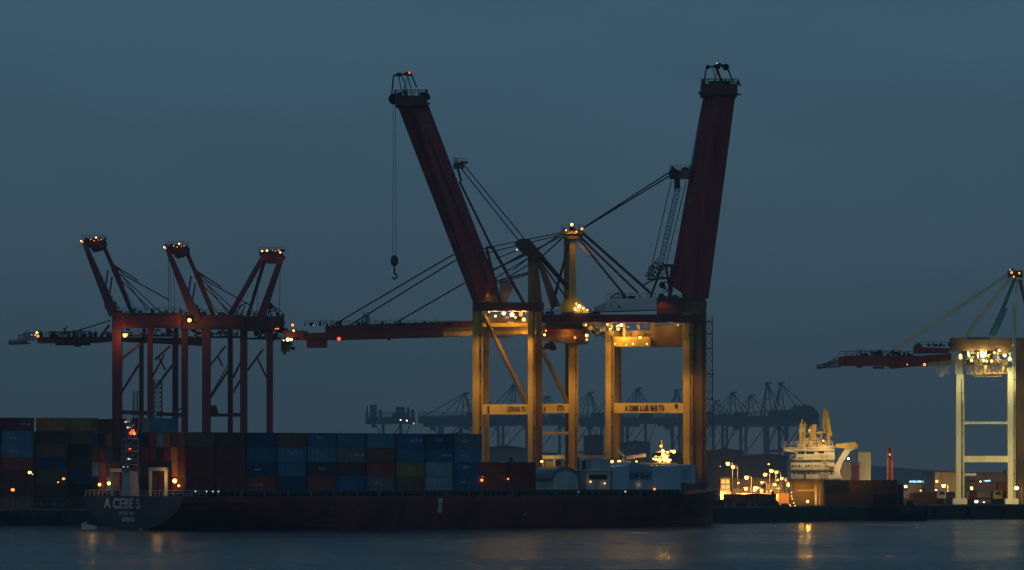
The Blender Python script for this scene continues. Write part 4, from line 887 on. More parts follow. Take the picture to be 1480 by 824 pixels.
fc = far_crane(1128, 552, 1110, 1182, 600, 'hazy crane with humped machine house behind the lit ship bridge', 2790)
m = MB(); m.prism([(1142,603),(1148,592),(1163,584),(1175,588),(1184,598),(1184,603)], 4460, 12); m.build('humped_cover', M_FAR, fc)
# pale distant sheds and stacks under them
for i, (a, b, t_, bt, mt) in enumerate(((640,684,628,700,M_GREY),(700,760,648,700,M_GREY),(900,940,640,700,M_GREY),(845,872,630,700,M_ROOF),(1020,1075,652,700,M_ROOF),(1080,1140,660,700,M_ROOF),(945,985,655,700,M_ROOF))):
    Y = 2400+i*25; s = empty('storage_shed', (X((a+b)/2, Y), Y, GZ), f"dim distant shed under the hazy cranes, {['beside the grey ship container','behind the low brown containers','with pale wall inside the wide portal','between the two yellow portals','behind the yard lamps','behind the lit ship bridge','against the broad dark leg'][i]}", 'shed', 'distant sheds under the hazy cranes')
    mb = MB(); p0 = P(a, t_, Y); p1 = P(b, t_, Y); mb.box((p0.x, Y, GZ), (p1.x, Y+40, p0.z)); mb.build('wall', mt, s)
    mb = MB(); hgt = (p1.x-p0.x)*.08; c_ = (p0.x+p1.x)/2
    mb.add([(p0.x-1,Y-1,p0.z),(p1.x+1,Y-1,p0.z),(c_,Y-1,p0.z+hgt),(p0.x-1,Y+41,p0.z),(p1.x+1,Y+41,p0.z),(c_,Y+41,p0.z+hgt)], [[0,1,2],[5,4,3],[0,2,5,3],[2,1,4,5],[0,3,4,1]]); mb.build('roof', M_ROOF, s)

# ------------------------------------------------------------------ left quay container stacks
lc = {0: ['brown','deep brown','maroon','rust red','slate blue','slate blue','maroon'], 1: ['black','deep brown','brown','navy blue','brown','deep brown','orange'],
      2: ['deep brown','black','navy blue','deep brown','black','brown','mustard'], 3: ['black','maroon','deep brown','black','deep brown','black','maroon']}
nm = ['outermost', 'second', 'third', 'innermost']
for i, (px_, Y) in enumerate(((3, 884), (52, 886), (97, 889), (141, 893))):
    for k in range(7 if i < 3 else 6):
        container((X(px_, Y), Y+CW/2, GZ + k*2.6), 0, lc[i][k], f"{lc[i][k]} container, {ORD[k]} tier of the {nm[i]} quay stack beyond the stern", 'containers stacked on the quay', 'short', 0 if (i == 0 and k in (4,5,6)) else None)
for i, (px_, Y) in enumerate(((-42, 884), (185, 905), (228, 908))):
    for k in range(7 if i == 0 else 5):
        c = endc[(i*4+k*5) % 13]
        container((X(px_, Y), Y+CW/2, GZ + k*2.6), 0, c, f"{c} container, {ORD[k]} tier of the quay stack {['outside the outermost one','behind the radar mast','behind the ship stern corner'][i]}", 'containers stacked on the quay')
for k in range(6): container((X(32, 903), 903+CW/2, GZ + k*2.6), 0, 'deep brown' if k % 2 else 'black', f"{'deep brown' if k % 2 else 'black'} container, {ORD[k]} tier, glimpsed through the gap between the outer quay stacks", 'containers stacked on the quay')  # dark stack added to block the sky showing through the gap
# containers and a tanker box seen between the red cranes' feet
for i, (px_, Y, c, t0, n_) in enumerate(((300, 950, 'orange', 0, 6), (362, 955, 'brown', 0, 6), (262, 948, 'maroon', 0, 6))):
    for k in range(n_):
        cc_ = c if k == n_-1 else endc[(k+i) % 13]
        container((X(px_, Y), Y+CW/2+6, GZ + k*2.6), 0, cc_, f"{cc_} container, {ORD[k]} tier, {NTH[i]} stack at the feet of the red cranes", 'containers between the red crane legs')

# ------------------------------------------------------------------ lamps
def lamp_post(px, py, Y, label, group, em=None, s_=.5, power=0, arm=1.2, wide=False, col=(1,.50,.11)):
    p = P(px, py, Y); r = empty('street_lamp', (p.x, Y, GZ), label, 'street lamp', group)
    m = MB(); m.tube((p.x+arm, Y+.6, GZ), (p.x+arm, Y+.6, p.z+.3), .14, 8, .08); m.bar((p.x+arm, Y+.6, p.z+.3), (p.x, Y, p.z+.45), .12); m.build('pole', M_DARK, r)
    m = MB(); m.box((p.x-.5, Y-.25, p.z+.25), (p.x+.5, Y+.25, p.z+.5)); m.build('lamp_head', M_DARK, r)
    m = MB(); m.ball((p.x, Y-.1, p.z), s_, 10, 7, (1,.7,.75)); m.build('lamp_glass', em or E_SOD, r)
    if power: light((p.x-1, Y-(3.0 if wide else .8), p.z-s_-(0 if wide else .5)), power, col, .4, r, spot=160 if wide else 165, aim=((p.x, Y+40, p.z-17) if wide else None))
    return r
YL = 'sodium lamps in the yard beside the lit ship'
ys = [(1052,671,1120,.62,2500,'tall pair of yard lamps, nearer the dark crane leg'), (1059.5,675.5,1130,.62,1500,'tall pair of yard lamps, nearer the lit ship'),
      (1079,691,1080,.62,2200,'sodium lamp standing alone between the tall pair and the sheds'), (1106,686.5,1180,.62,1800,'yard lamp left of the closest trio above the shed roof'),
      (1115,681,1190,.7,1800,'highest lamp of the trio above the shed'), (1122,683,1200,.6,900,'oval lamp touching the highest lamp of the trio'),
      (1130,692,1150,.5,900,'lamp right below the trio above the shed'), (1141,701,1010,.8,2600,'large glowing lamp against the lit ship bridge foot'),
      (1078,707,1040,.5,1500,'low lamp straight beneath the lone sodium lamp'), (1092,706,1060,.75,2400,'bright double glow beside the dark mast of the tug'),
      (1101,710,1070,.4,500,'dim lamp low behind the tug, closer to the shed'), (1136,694,1170,.4,300,'faint lamp squeezed between the trio and the ship bridge'), (1124,694,1175,.35,200,'faint lamp below the oval lamp'),
      (1041,674,1400,.25,0,'tiny lamp close against the dark crane leg'), (1111,671,1500,.4,0,'small orange lamp high above the trio')]
for px_, py_, Y_, s_, pw, lb in ys: lamp_post(px_, py_, Y_, lb, YL, None if s_ > .3 else E_ORG, s_*.75, pw*11, wide=True)
YR = 'lamps around the pale green crane'
for px_, py_, Y_, s_, pw, lb, em_ in ((1364,702.5,1240,.75,7000,'big sodium lamp on the shed beside the pale green crane leg',E_SOD), (1354,696,1260,.5,900,'yellow lamp just above and outside the big sodium lamp',E_SOD),
      (1405,706,1230,.7,5500,'big sodium lamp framed inside the pale green portal',E_SOD), (1384,710,1100,.45,300,'pale lamp against the first pale green leg',E_WHT), (1390,717.5,1090,.4,200,'white lamp low beside the first pale green leg',E_WHT),
      (1469,705.5,1020,.7,900,'large pale lamp against the second pale green leg',E_WHT), (1411,725,1100,.6,700,'bright lamp near the ground inside the pale green portal',E_WHT), (1422,726,1110,.3,100,'small lamp near the ground close to the bright one',E_SOD),
      (1309,703.5,1180,.55,500,'flat pale lamp above the far dark stack of the second ship',E_WHT), (1353,708,1200,.3,60,'thin slanting white light by the shed corner',E_WHT), (1331,732,1090,.5,100,'orange lamp low on the small workboat side',E_ORG)):
    lamp_post(px_, py_, Y_, lb, YR, em_, s_*.75, pw*5, col=(1,.62,.18), wide=True)
QL = 'sodium lamps on the middle pier'
for px_, py_, Y_, s_, pw, lb in ((697,688,890,.35,1500,'tall narrow lamp beside the first yellow leg foot'), (783,667,893,.35,2200,'lamp where the pale shed roof meets the yellow leg'), (822,690,897,.25,400,'tiny lamp against the lone middle yellow leg'),
      (884,667,893,.5,2200,'bright lamp over the white deck house, against the leg'), (895,667,894,.45,1800,'bright lamp between the deck house and blue cargo'), (948,664,893,.4,1600,'lamp left of the glowing service mast'), (968,665,893,.4,1600,'lamp right of the glowing service mast'),
      (920,667,894,.25,500,'small lamp above the peak of the blue cargo'), (779,692,890,.3,700,'topmost of the lamp cluster beside the brown containers'), (779,698,890,.28,0,'middle of the lamp cluster beside the brown containers'), (780,704,890,.28,0,'lowest of the lamp cluster beside the brown containers'),
      (735,640,1100,.01,2600,'hidden') ):
    if lb != 'hidden': lamp_post(px_, py_, Y_, lb, QL, E_SOD, s_*.8, pw*1.2, arm=.5)
lamp_post(18.5, 708, 868, 'orange lamp on a thin post at the edge of the quay beyond the stern', 'lamps on the quay beyond the stern', E_ORG, .38, 60, .3)
lamp_post(43, 683, 876, 'cluster lamp on a post between the two outer quay stacks', 'lamps on the quay beyond the stern', E_SOD, .35, 50, .3)
lamp_post(46.5, 685.5, 877, 'small lamp beside the cluster lamp between quay stacks', 'lamps on the quay beyond the stern', E_DIM, .22, 0, .3)
lamp_post(92, 692, 868, 'small orange lamp on the quay close to the ship stern', 'lamps on the quay beyond the stern', E_ORG, .3, 50, .3)
lamp_post(84, 697, 868, 'dim lamp farther from the stern than the small orange one', 'lamps on the quay beyond the stern', E_ORG, .18, 0, .3)

# ------------------------------------------------------------------ glowing service mast behind the blue cargo
sm = empty('service_mast', (X(958,899), 899, GZ), 'cross armed mast glowing gold with many lamps behind the blue cargo', 'mast')
m = MB(); m.truss((X(958,899),899,GZ), P(958,664,899), 1.2, 6, .16); m.tube(P(958,664,899), P(956,636,899), .18); m.pbar((950,653),(975,653),899,.2); m.pbar((945,662),(968,658),899,.25); m.build('mast_pole', M_YEL, sm)
for px_, py_, s_ in ((958,652,.35),(959,658,.45),(961,664,.5),(953,665,.45),(948,661,.3),(974,653,.35),(965,654,.25),(955,645,.2),(970,652,.2),(963,660,.4),(966,666,.4),(945,663,.25)):
    m = MB(); m.ball(P(px_, py_, 898.5), s_); m.build('lamp_glass', E_SOD, sm)
light(P(958, 660, 896), 1500, SOD, .6, sm)
lb = empty('lit_deck_building', (X(935,897), 897, GZ), 'low lit building with glowing roof edge behind the blue cargo', 'building')
m = MB(); m.pbox(888, 671, 976, 700, 896.5, 6); m.v = [Vector((v.x, v.y, max(v.z, GZ))) for v in m.v]; m.build('wall', M_OFF, lb)
m = MB(); m.pbox(886, 668.5, 978, 671, 896, 7); m.build('roof', M_OFF, lb); 
for a in range(900, 972, 8): m = MB(); m.pbox(a, 672.5, a+4, 675.5, 896.4, .2); m.build('window', E_WIN, lb)
# crouching small shore crane
sc_ = empty('mobile_crane', (X(900,900), 900, GZ), 'small mobile crane with folded jib behind the white deck house', 'crane')
m = MB(); m.pbar((892,650),(905,662),899.5,.5); m.pbar((905,662),(934,658),899.5,.7); m.pbar((896,668),(905,660),899.5,.5); m.build('jib', M_OFF, sc_)
m = MB(); m.box((X(896,899),900,GZ),(X(912,899),903,Z(666,900))); m.build('body', M_OFF, sc_)
# sheds with canopy between the cranes
sh = empty('canopy_shed', (X(830,975), 975, GZ), 'pale open canopy shed seen past the lone yellow leg', 'shed')
m = MB(); m.pbox(781, 658, 872, 663, 975, 10); m.build('roof', M_OFF, sh)
for a in (783, 800, 845, 868): m = MB(); m.box((X(a,976),976,GZ),(X(a+2.5,976),977,Z(663,976))); m.build('post', M_OFF, sh)
for a, b, c in ((785,799,M_OFF),(802,822,M_GREY),(836,852,M_GREY)): m = MB(); m.box((X(a,979),979,GZ),(X(b,979),983,Z(666,979))); m.build('wall', c, sh)
light(P(792, 670, 972), 500, SOD, .5, sh)
# pale equipment heap behind first portal
ph = empty('loading_hopper', (X(730,985), 985, GZ), 'low loading hopper lit orange between the first yellow crane legs', 'hopper')
m = MB(); m.box((X(706,985),985,GZ),(X(757,985),991,Z(676,985))); m.build('bin', M_OFF, ph); machinery(ph, 700, 664, 745, 676, 985, 71, [M_OFF, M_YEL2, M_DARK], 18, 'bin_gear', 3)

# ------------------------------------------------------------------ second ship on the right
YS = 968
s2 = empty('second_ship', (X(1215,YS), YS, 0), 'moored ship with floodlit white bridge block and low dark hull', 'ship')
m = MB(); m.prism([(1030,737),(1060,735),(1340,734),(1342,746),(1335,751.5),(1045,756)], YS, 22)
m.v = [Vector((v.x, v.y, v.z)) for v in m.v]; m.build('hull', mat('second_hull_paint', (.022,.018,.02), .8, spec=.15), s2)
m = MB(); m.prism([(1143,692.5),(1143,664),(1151,663),(1151,655),(1134,652),(1132,648.5),(1185,646),(1196,646),(1206,650),(1206,692.5)], YS+3, 12); br = m.build('bridge_block', M_WHT, s2)
m = MB(); m.prism([(1131,648.3),(1131,646.8),(1205,645),(1205,646.5)], YS+2, 14); m.build('bridge_roof', M_OFF, s2)
for a, b, c in ((1153,1163,653),(1165,1177,653),(1183,1191,652.5)):
    m = MB(); m.pbox(a, c, b, c+3.2, YS+2.9, .3); m.build('bridge_window', M_GLASS, s2)
for a in (1145,1149.5,1154,1164,1168,1173,1178,1182,1186):
    m = MB(); m.pbox(a, 671.5, a+2.4, 675, YS+2.9, .3); m.build('cabin_window', M_GLASS, s2)
m = MB(); m.pbox(1154, 661.5, 1161, 663, YS+2.9, .3); m.build('nameplate', M_LET, s2)
m = MB()
for q in (664, 678.5, 685): m.pbox(1151, q, 1206, q+.5, YS+2.85, .2)
m.rail(P(1134,646.5,YS+2), P(1203,645,YS+2), 1.1, 1.4, .05); m.build('deck_edge', M_OFF, s2)
m = MB(); m.pbox(1186, 655, 1189, 690, YS+2.3, .5); m.pbox(1194, 655, 1197, 690, YS+2.3, .5)
for k in range(8): m.pbar((1187, 657+k*4.2), (1196, 661+k*4.2), YS+2.2, .18)
m.build('outside_stair', M_OFF, s2)
for i_, q in enumerate((650.5, 664, 678.5)):
    m = MB(); m.rail(P(1143 if i_ else 1153, q+.2, YS+1.6), P(1206, q+.2, YS+1.6), 1.0, 1.1, .045); m.pbox(1143 if i_ else 1151, q+.2, 1206, q+.9, YS+1.5, 1.6); m.build('deck_gallery', M_OFF, s2)
for a in (1147,1153,1159,1168,1176,1201):
    m = MB(); m.pbox(a, 682, a+1.6, 685.2, YS+2.85, .3); m.build('cabin_window', M_GLASS, s2)
m = MB(); m.pbox(1162, 684.5, 1164.5, 692, YS+2.85, .3); m.build('door', M_DARK, s2)
# lifeboat davit / funnel arm
m = MB(); m.prism([(1206,680),(1207,672),(1222,648),(1224,642),(1238,641),(1240,648),(1230,651),(1217,670),(1214,681),(1217,692),(1206,692)], YS+3, 4); m.build('funnel_arm', M_WHT, s2)
m = MB(); m.prism([(1208,642),(1236,639),(1240,644),(1232,649),(1208,647)], YS+1.5, 5); m.build('davit_head', M_YEL, s2)
m = MB(); m.pbox(1199, 652, 1206, 672, YS+3.5, 4); m.pbox(1198, 674, 1205, 681, YS+2.6, 2); m.build('engine_casing', M_DARK, s2)
# gear masts lit gold on top
m = MB()
for a, b, w in (((1157,646),(1158,612),.7), ((1162,646),(1163,612),.5), ((1156,622),(1163,622),.3), ((1156,614),(1165,614),.3), ((1158,612),(1160,606),.3), ((1172,646),(1174,616),.9), ((1177,646),(1176,613),.7), ((1168,622),(1180,620),.6),
                ((1192,592),(1190,618),.5), ((1192,592),(1200,628),.6), ((1190,600),(1198,600),.25), ((1189,618),(1202,630),.5), ((1180,626),(1195,624),.5), ((1197,628),(1197,645),.7), ((1187,628),(1186,645),.4), ((1188,608),(1199,612),.25), ((1191,600),(1197,618),.25)):
    m.pbar(a, b, YS+6, w)
m.truss(P(1193,594,YS+6), P(1199,628,YS+6), .8, 9, .15); m.build('gear_mast', M_YEL, s2)
machinery(s2, 1155, 632, 1200, 645, YS+5, 72, [M_YEL, M_OFF, M_YEL2], 40, 'mast_gear', 3); machinery(s2, 1155, 612, 1180, 632, YS+5, 73, [M_YEL, M_OFF], 16, 'mast_gear', 3)
floodlight(s2, 1190, 637, YS+2, 400, E_SOD, .45, down=.2); floodlight(s2, 1170, 622, YS+2, 300, E_SOD, .3, down=.2); floodlight(s2, 1226, 663, YS+3, 500, E_WHT, .6, down=.3)
light(P(1160, 738, YS-16), 9000, (1,.70,.30), 1.0, s2, spot=75, aim=P(1178, 655, YS+3)); light(P(1190, 640, YS-8), 5000, (1,.62,.18), 1.0, s2, spot=120, aim=P(1180, 615, YS+6)); light(P(1225, 655, YS-8), 1500, (1,.66,.25), 1.0, s2, spot=120, aim=P(1225, 650, YS+4))  # bare spots added in front to light the bridge block and masts
# open hold with orange light
m = MB(); m.pbox(1141, 694, 1190, 735, YS+10, 1); m.build('hold_bulkhead', M_BRICK, s2)
m = MB(); m.pbox(1140, 692.6, 1192, 694.4, YS+1, 10); m.pbox(1146, 708, 1180, 709.5, YS+5, 1); m.pbox(1178, 694, 1181, 734, YS+3, 1); m.pbox(1183, 694, 1186, 734, YS+3, 1); m.pbox(1146, 694, 1148, 734, YS+3, 1); m.build('hold_frame', M_BRICK, s2)
floodlight(s2, 1167, 725, YS+4, 1200, E_SOD, .75, down=-.8, front=1.5, spot=None); light(P(1158, 704, YS+5), 500, SOD, .4, s2); floodlight(s2, 1141, 731, YS+1, 60, E_SOD, .7, down=.1); floodlight(s2, 1141, 744, YS-.5, 40, E_ORG, .55, down=.1)
for q, (px_, py_) in enumerate(((1144,712),(1144,717),(1145,721),(1147,727),(1149,731))): floodlight(s2, px_, py_, YS+1, 20 if q == 2 else 0, E_SOD, .28, down=.1)
clutter(s2, 1150, 1300, 737, YS-.3, 74, 80, 1.6); clutter(s2, 1030, 1140, 737, YS-.3, 75, 60, 2.2)
# dark red container block of second ship
for i in range(3):
    for k in range(2):
        c = ['deep brown', 'black', 'deep brown'][(i*2+k) % 3]
        o = container((X(1192.5+i*35, YS+1.5), YS+2.9, Z(735.5, YS)+3.12*k), 0, c, f"{c} container, {['lower','upper'][k]} of its pair, {NTH[i]} from the white bridge on the second ship", 'dark containers on the second ship')
        o.scale = (.855, 1, 1.2)
m = MB(); m.pbox(1297.5, 700, 1306, 735, YS+4, 5); m.pbox(1297.5, 707, 1312, 709, YS+3.5, 5); m.build('deck_gear_house', M_RED2, s2)

# ------------------------------------------------------------------ workboat and tug in front of the yard
def boat(px0, px1, wl, Y, label, name, group=None, tall=True):
    r = empty(name, (X((px0+px1)/2, Y), Y, 0), label, 'boat', group)
    a = X(px0, Y); b = X(px1, Y); w = (b-a); mb = MB(); secs = []
    for k in range(9):
        t_ = k/8; x = a + w*t_; hw = 3.2*math.sin(math.pi*(.12+.76*t_))**.6; zt = 1.7 + 1.2*abs(t_-.4)**1.5*2
        secs.append([(x, Y+4-hw, zt), (x, Y+4-hw*.9, .6), (x, Y+4-hw*.5, -.8), (x, Y+4+hw*.5, -.8), (x, Y+4+hw*.9, .6), (x, Y+4+hw, zt)])
    vs = [v for s_ in secs for v in s_]; fs = [[i*6+j, i*6+(j+1)%6, (i+1)*6+(j+1)%6, (i+1)*6+j] for i in range(8) for j in range(6)]
    fs += [list(range(6)), list(range(48, 54))]
    mb.add(vs, fs); mb.build('hull', M_BLACK, r)
    mb = MB(); mb.box((a+w*.3, Y+2.2, 2.1), (a+w*.62, Y+5.8, 3.3)); mb.box((a+w*.36, Y+2.6, 3.3), (a+w*.56, Y+5.4, 4.4)); mb.build('wheelhouse', M_DARK, r)
    mb = MB(); mb.box((a+w*.38, Y+2.56, 3.6), (a+w*.54, Y+2.62, 4.15)); mb.build('window', M_GLASS, r)
    if tall:
        mb = MB(); mb.bar((a+w*.42, Y+4, 3.6), (a+w*.42, Y+4, 5.6), 1.7, 1.5, 1.1, 1.0); mb.bar((a+w*.42, Y+4, 5.6), (a+w*.42, Y+4, 6.6), .6, .6, .3, .3); mb.bar((a+w*.36, Y+4, 5.4), (a+w*.48, Y+4, 5.4), .25); mb.build('funnel_mast', M_DARK, r)
    mb = MB(); mb.rail((a+w*.03, Y+.9, 2.4), (a+w*.3, Y+.8, 2.1), .9, .8, .05); mb.rail((a+w*.62, Y+.8, 2.1), (a+w*.97, Y+1.2, 2.8), .9, .8, .05); mb.build('railing', M_DARK, r)
    for k in range(5):
        mb = MB(); c = Vector((a+w*(.15+.17*k), Y+.75, 1.3)); mb.tube(c, c+Vector((0,.3,0)), .45, 10); mb.build('tyre_fender', M_BLACK, r)
    return r
boat(1096, 1150, 752, 940, 'dark tug with a tall dark funnel mast in front of the glowing yard', 'tug_boat')
wb = boat(1297, 1341, 750, 962, 'low dark workboat tied past the dark containers of the second ship', 'work_boat', tall=False)
m = MB(); m.pbox(1303, 733, 1318, 741, 963, 2); m.build('deck_cabin', M_RED2, wb)
# dark stored things on the quay edge in front of the yard
for i, (a, b, t_, mt, lb_) in enumerate(((1030,1046,724,M_DARK,'dark low quay hut nearest the ship bow'), (1049,1062,722,M_GREY,'grey quay hut under the tall pair of lamps'), (1064,1075,728,M_DARK,'dark squat hut beside the lone sodium lamp post'), (1082,1094,725,M_GREY,'grey squat hut directly behind the tug bow'))):
    Y = 925+i*8; r = empty('quay_hut', (X(a, Y), Y, GZ), lb_, 'hut', 'small huts along the quay by the yard')
    mb = MB(); mb.box((X(a,Y),Y,GZ),(X(b,Y),Y+4,Z(t_,Y))); mb.build('wall', mt, r)
    mb = MB(); mb.box((X(a-1,Y),Y-.4,Z(t_,Y)),(X(b+1,Y),Y+4.4,Z(t_,Y)+.25)); mb.build('roof', M_ROOF, r)
    mb = MB(); mb.box((X(a+4,Y),Y-.05,GZ+.1),(X(a+7,Y),Y+.05,min(GZ+2, Z(t_,Y)-.2))); mb.build('door', M_DARK, r)

# ------------------------------------------------------------------ yard buildings
def shed(name, a, b, t_, Y, d, mt, label, cat='warehouse', group=None, roof=.05, doors=(), wins=(), rm=None):
    r = empty(name, (X((a+b)/2, Y), Y, GZ), label, cat, group); p0 = P(a, t_, Y); p1 = P(b, t_, Y); h = (p1.x-p0.x)*roof; c_ = (p0.x+p1.x)/2
    mb = MB(); mb.box((p0.x, Y, GZ), (p1.x, Y+d, p0.z)); 
    x = p0.x + 2
    while x < p1.x: mb.box((x, Y-.12, GZ), (x+.15, Y, p0.z)); x += 3.1
    mb.build('wall', mt, r)
    mb = MB(); mb.add([(p0.x-.5,Y-.6,p0.z),(p1.x+.5,Y-.6,p0.z),(c_,Y-.6,p0.z+h),(p0.x-.5,Y+d+.6,p0.z),(p1.x+.5,Y+d+.6,p0.z),(c_,Y+d+.6,p0.z+h)], [[0,1,2],[5,4,3],[0,2,5,3],[2,1,4,5],[0,3,4,1]]); mb.build('roof', rm or M_ROOF, r)
    for x0, y0, x1, y1 in doors: mb = MB(); mb.pbox(x0, y0, x1, y1, Y-.25, .2); mb.build('door', M_GREY, r)
    for x0, y0, x1, y1, e_ in wins: mb = MB(); mb.pbox(x0, y0, x1, y1, Y-.25, .2); mb.build('window', E_WIN if e_ else M_GLASS, r)
    return r
gl = shed('gate_building', 1041, 1055, 691, 1060, 8, M_BRICK, 'small building with tall glowing yellow windows under the tall lamps', 'building', None, .1, (), ((1042.5,693,1048,699,1),(1049,693,1054,699,1),(1042.5,701,1048,706,1),(1049,701,1054,706,1),(1043,708.5,1053.5,713,1)))
shed('yard_shed', 1107, 1131, 700, 1215, 18, M_BRICK, 'tan shed lit by the trio of lamps behind the tug', 'shed', None, .03, ((1112,706,1118,725),))
shed('yard_shed', 1058, 1104, 706, 1222, 20, M_BRICK, 'low brown shed behind the lone sodium lamp', 'shed', None, .03, ((1063,716,1070,722),(1085,716,1092,722)))
shed('yard_shed', 1060, 1140, 693, 1260, 25, M_BRICK, 'long dim shed with dark wall at the back of the lamp yard', 'shed', None, .03)
shed('warehouse', 1302, 1355, 699, 1330, 40, M_TANK, 'pale warehouse with a blue lit sign on its roof', 'warehouse', None, .0, ((1310,712,1316,722),(1335,712,1342,722)))
shed('warehouse', 1351, 1384, 683, 1290, 40, M_BRICK, 'brown warehouse behind the big sodium lamp, with a stepped roof', 'warehouse', None, .02, ((1366,712,1378,724),), (), )
shed('warehouse', 1386, 1470, 684, 1330, 40, M_BRICK, 'wide warehouse seen through the pale green portal', 'warehouse', None, .015, ((1428,700,1445,718),), ((1400,694,1410,697,0),(1412,694,1422,697,0)))
shed('warehouse', 1471, 1530, 680, 1300, 40, M_TANK, 'dim warehouse past the second pale green leg', 'warehouse', None, .03)
def sign(a, b, y0, y1, Y, label, seed):
    r = empty('roof_sign', (X(a, Y), Y, Z(y1, Y)), label, 'sign', 'blue lit roof signs'); q = random.Random(seed)
    mb = MB(); mb.pbox(a, y0-.4, b, y1+.4, Y+.2, .2); mb.build('sign_board', M_DARK, r)
    x = a+.8
    while x < b-2:
        w = q.uniform(1.0, 2.0); mb = MB(); mb.pbox(x, y0+q.uniform(0,.6), x+w, y1, Y, .12)
        if q.random() < .6: mb.pbox(x+w, (y0+y1)/2-.4, x+w+.5, (y0+y1)/2+.5, Y, .12)
        mb.build('sign_letter', E_BLU if q.random() < .7 else E_DIM, r); x += w+.9
    mb = MB(); [mb.pbar((x_, y1+.5), (x_, y1+2.5), Y+.4, .15) for x_ in (a+2, (a+b)/2, b-2)]; mb.build('sign_frame', M_DARK, r)
sign(1314, 1338, 694.5, 697.6, 1325, 'long blue lit letter sign on the roof of the pale warehouse', 3)
sign(1421, 1432, 693.5, 698, 1324, 'short bluish white sign on the wall inside the pale green portal', 5)
floodlight(H, 1417, 696, YH+6, 0, E_WHT, .45)
# silos and towers
r = empty('storage_silo', (X(1249,1250), 1250, GZ), 'pale square silo block rising behind the second ship', 'silo')
m = MB(); m.box((X(1240,1250),1250,GZ),(X(1258.5,1250),1256,Z(654,1250))); m.build('silo_wall', M_TANK, r)
m = MB(); m.box((X(1239.5,1250),1249.8,Z(654,1250)),(X(1259,1250),1256.4,Z(653,1250))); m.build('silo_roof', M_GREY, r)
r = empty('elevator_tower', (X(1232,1240), 1240, GZ), 'slender reddish tower between the funnel arm and the pale silo', 'tower')
m = MB(); m.truss((X(1236,1240),1240,GZ), P(1236,668,1240), 2.0, 12, .2); m.build('lattice', M_RED, r); m = MB(); m.box((X(1216,1242),1242,GZ),(X(1232,1242),1248,Z(668,1242))); m.build('shaft', M_TANK, r)
r = empty('lattice_chimney', (X(1286,1150), 1150, GZ), 'red lattice chimney lit orange, rising behind the dark containers', 'chimney')
m = MB(); m.tube((X(1286,1150),1150,GZ), P(1286,648,1150), .3, 10); m.build('flue', M_DARK, r)
m = MB(); m.truss((X(1286,1150),1150,GZ), P(1286,648,1150), 1.25, 9, .09); m.bar(P(1286,648,1150), P(1286,641,1150), .15); m.build('lattice', mat('tower_orange_paint', (.45,.12,.05), .5), r)
for q in (649, 660, 672, 684): m = MB(); m.pbox(1282.7, q, 1289.3, q+.7, 1149.2, 1.8); m.build('landing', M_RED2, r)
floodlight(r, 1286, 657, 1148.4, 300, E_ORG, .6, down=.3); light(P(1286, 672, 1146), 260, (1,.5,.12), .4, r); light(P(1286, 690, 1146), 260, (1,.5,.12), .4, r)
# stacks of far yard containers, low, in the lamp light
for i, (px_, Y, n_, c) in enumerate(((1346,1150,1,'brown'),(1398,1120,1,'grey'),(1430,1180,2,'brown'),(1442,1140,1,'black'),(1317,1080,1,'deep brown'),(1333,1085,1,'brown'),(1344,1085,1,'grey'),(1407,1140,2,'mauve grey'),(1455,1120,2,'brown'),(1478,1090,2,'black'))):
    for k in range(n_):
        container((X(px_, Y), Y, GZ+k*2.6), rnd.choice((0, .3, -.25)), c, f"{c} container, {ORD[k]} in the low yard pile {['behind the big sodium lamp','just inside the first green leg','in the middle of the green portal','near the second green leg','beside the workboat cabin','beyond the workboat','below the slanting light','by the bright ground lamp','against the second green leg','past the second green leg'][i]}", 'low container piles in the far yard')
q_ = random.Random(21)
for i in range(18):
    Y = q_.uniform(1030, 1200); lamp_post(q_.uniform(1046, 1136), q_.uniform(698, 718), Y, 'small orange yard light among the low sheds and piles beyond the tug', 'small orange lights scattered over the yard', E_SOD if i % 3 else E_ORG, q_.uniform(.15,.42), 2500 if i % 2 else 0, wide=True)  # extra lamps at random spots, added for the yard's amber glow
for i in range(8):
    Y = 1190; lamp_post(q_.uniform(1300, 1470), q_.uniform(706, 724), Y+i, 'small amber light low along the warehouses around the pale green crane', 'small amber lights along the warehouses', E_SOD, q_.uniform(.18,.3), 2500 if i % 2 else 0, wide=True)  # more random lamps, added to warm the warehouse fronts
for i, (px_, Y, c) in enumerate(((1048,1000,'brown'),(1066,1040,'deep brown'),(1086,1010,'brown'),(1100,1060,'mustard'),(1122,1020,'brown'),(1130,1090,'grey'))):  # extra containers added as surfaces for the lamp light to catch
    container((X(px_, Y), Y, GZ), q_.uniform(-.4, .4), c, f"{c} container standing alone in the lamp lit yard {['under the tall pair of lamps','below the lone sodium lamp','behind the tug bow','behind the tug mast','just past the tug stern','close to the lit bridge foot'][i]}", 'single containers in the lamp lit yard')
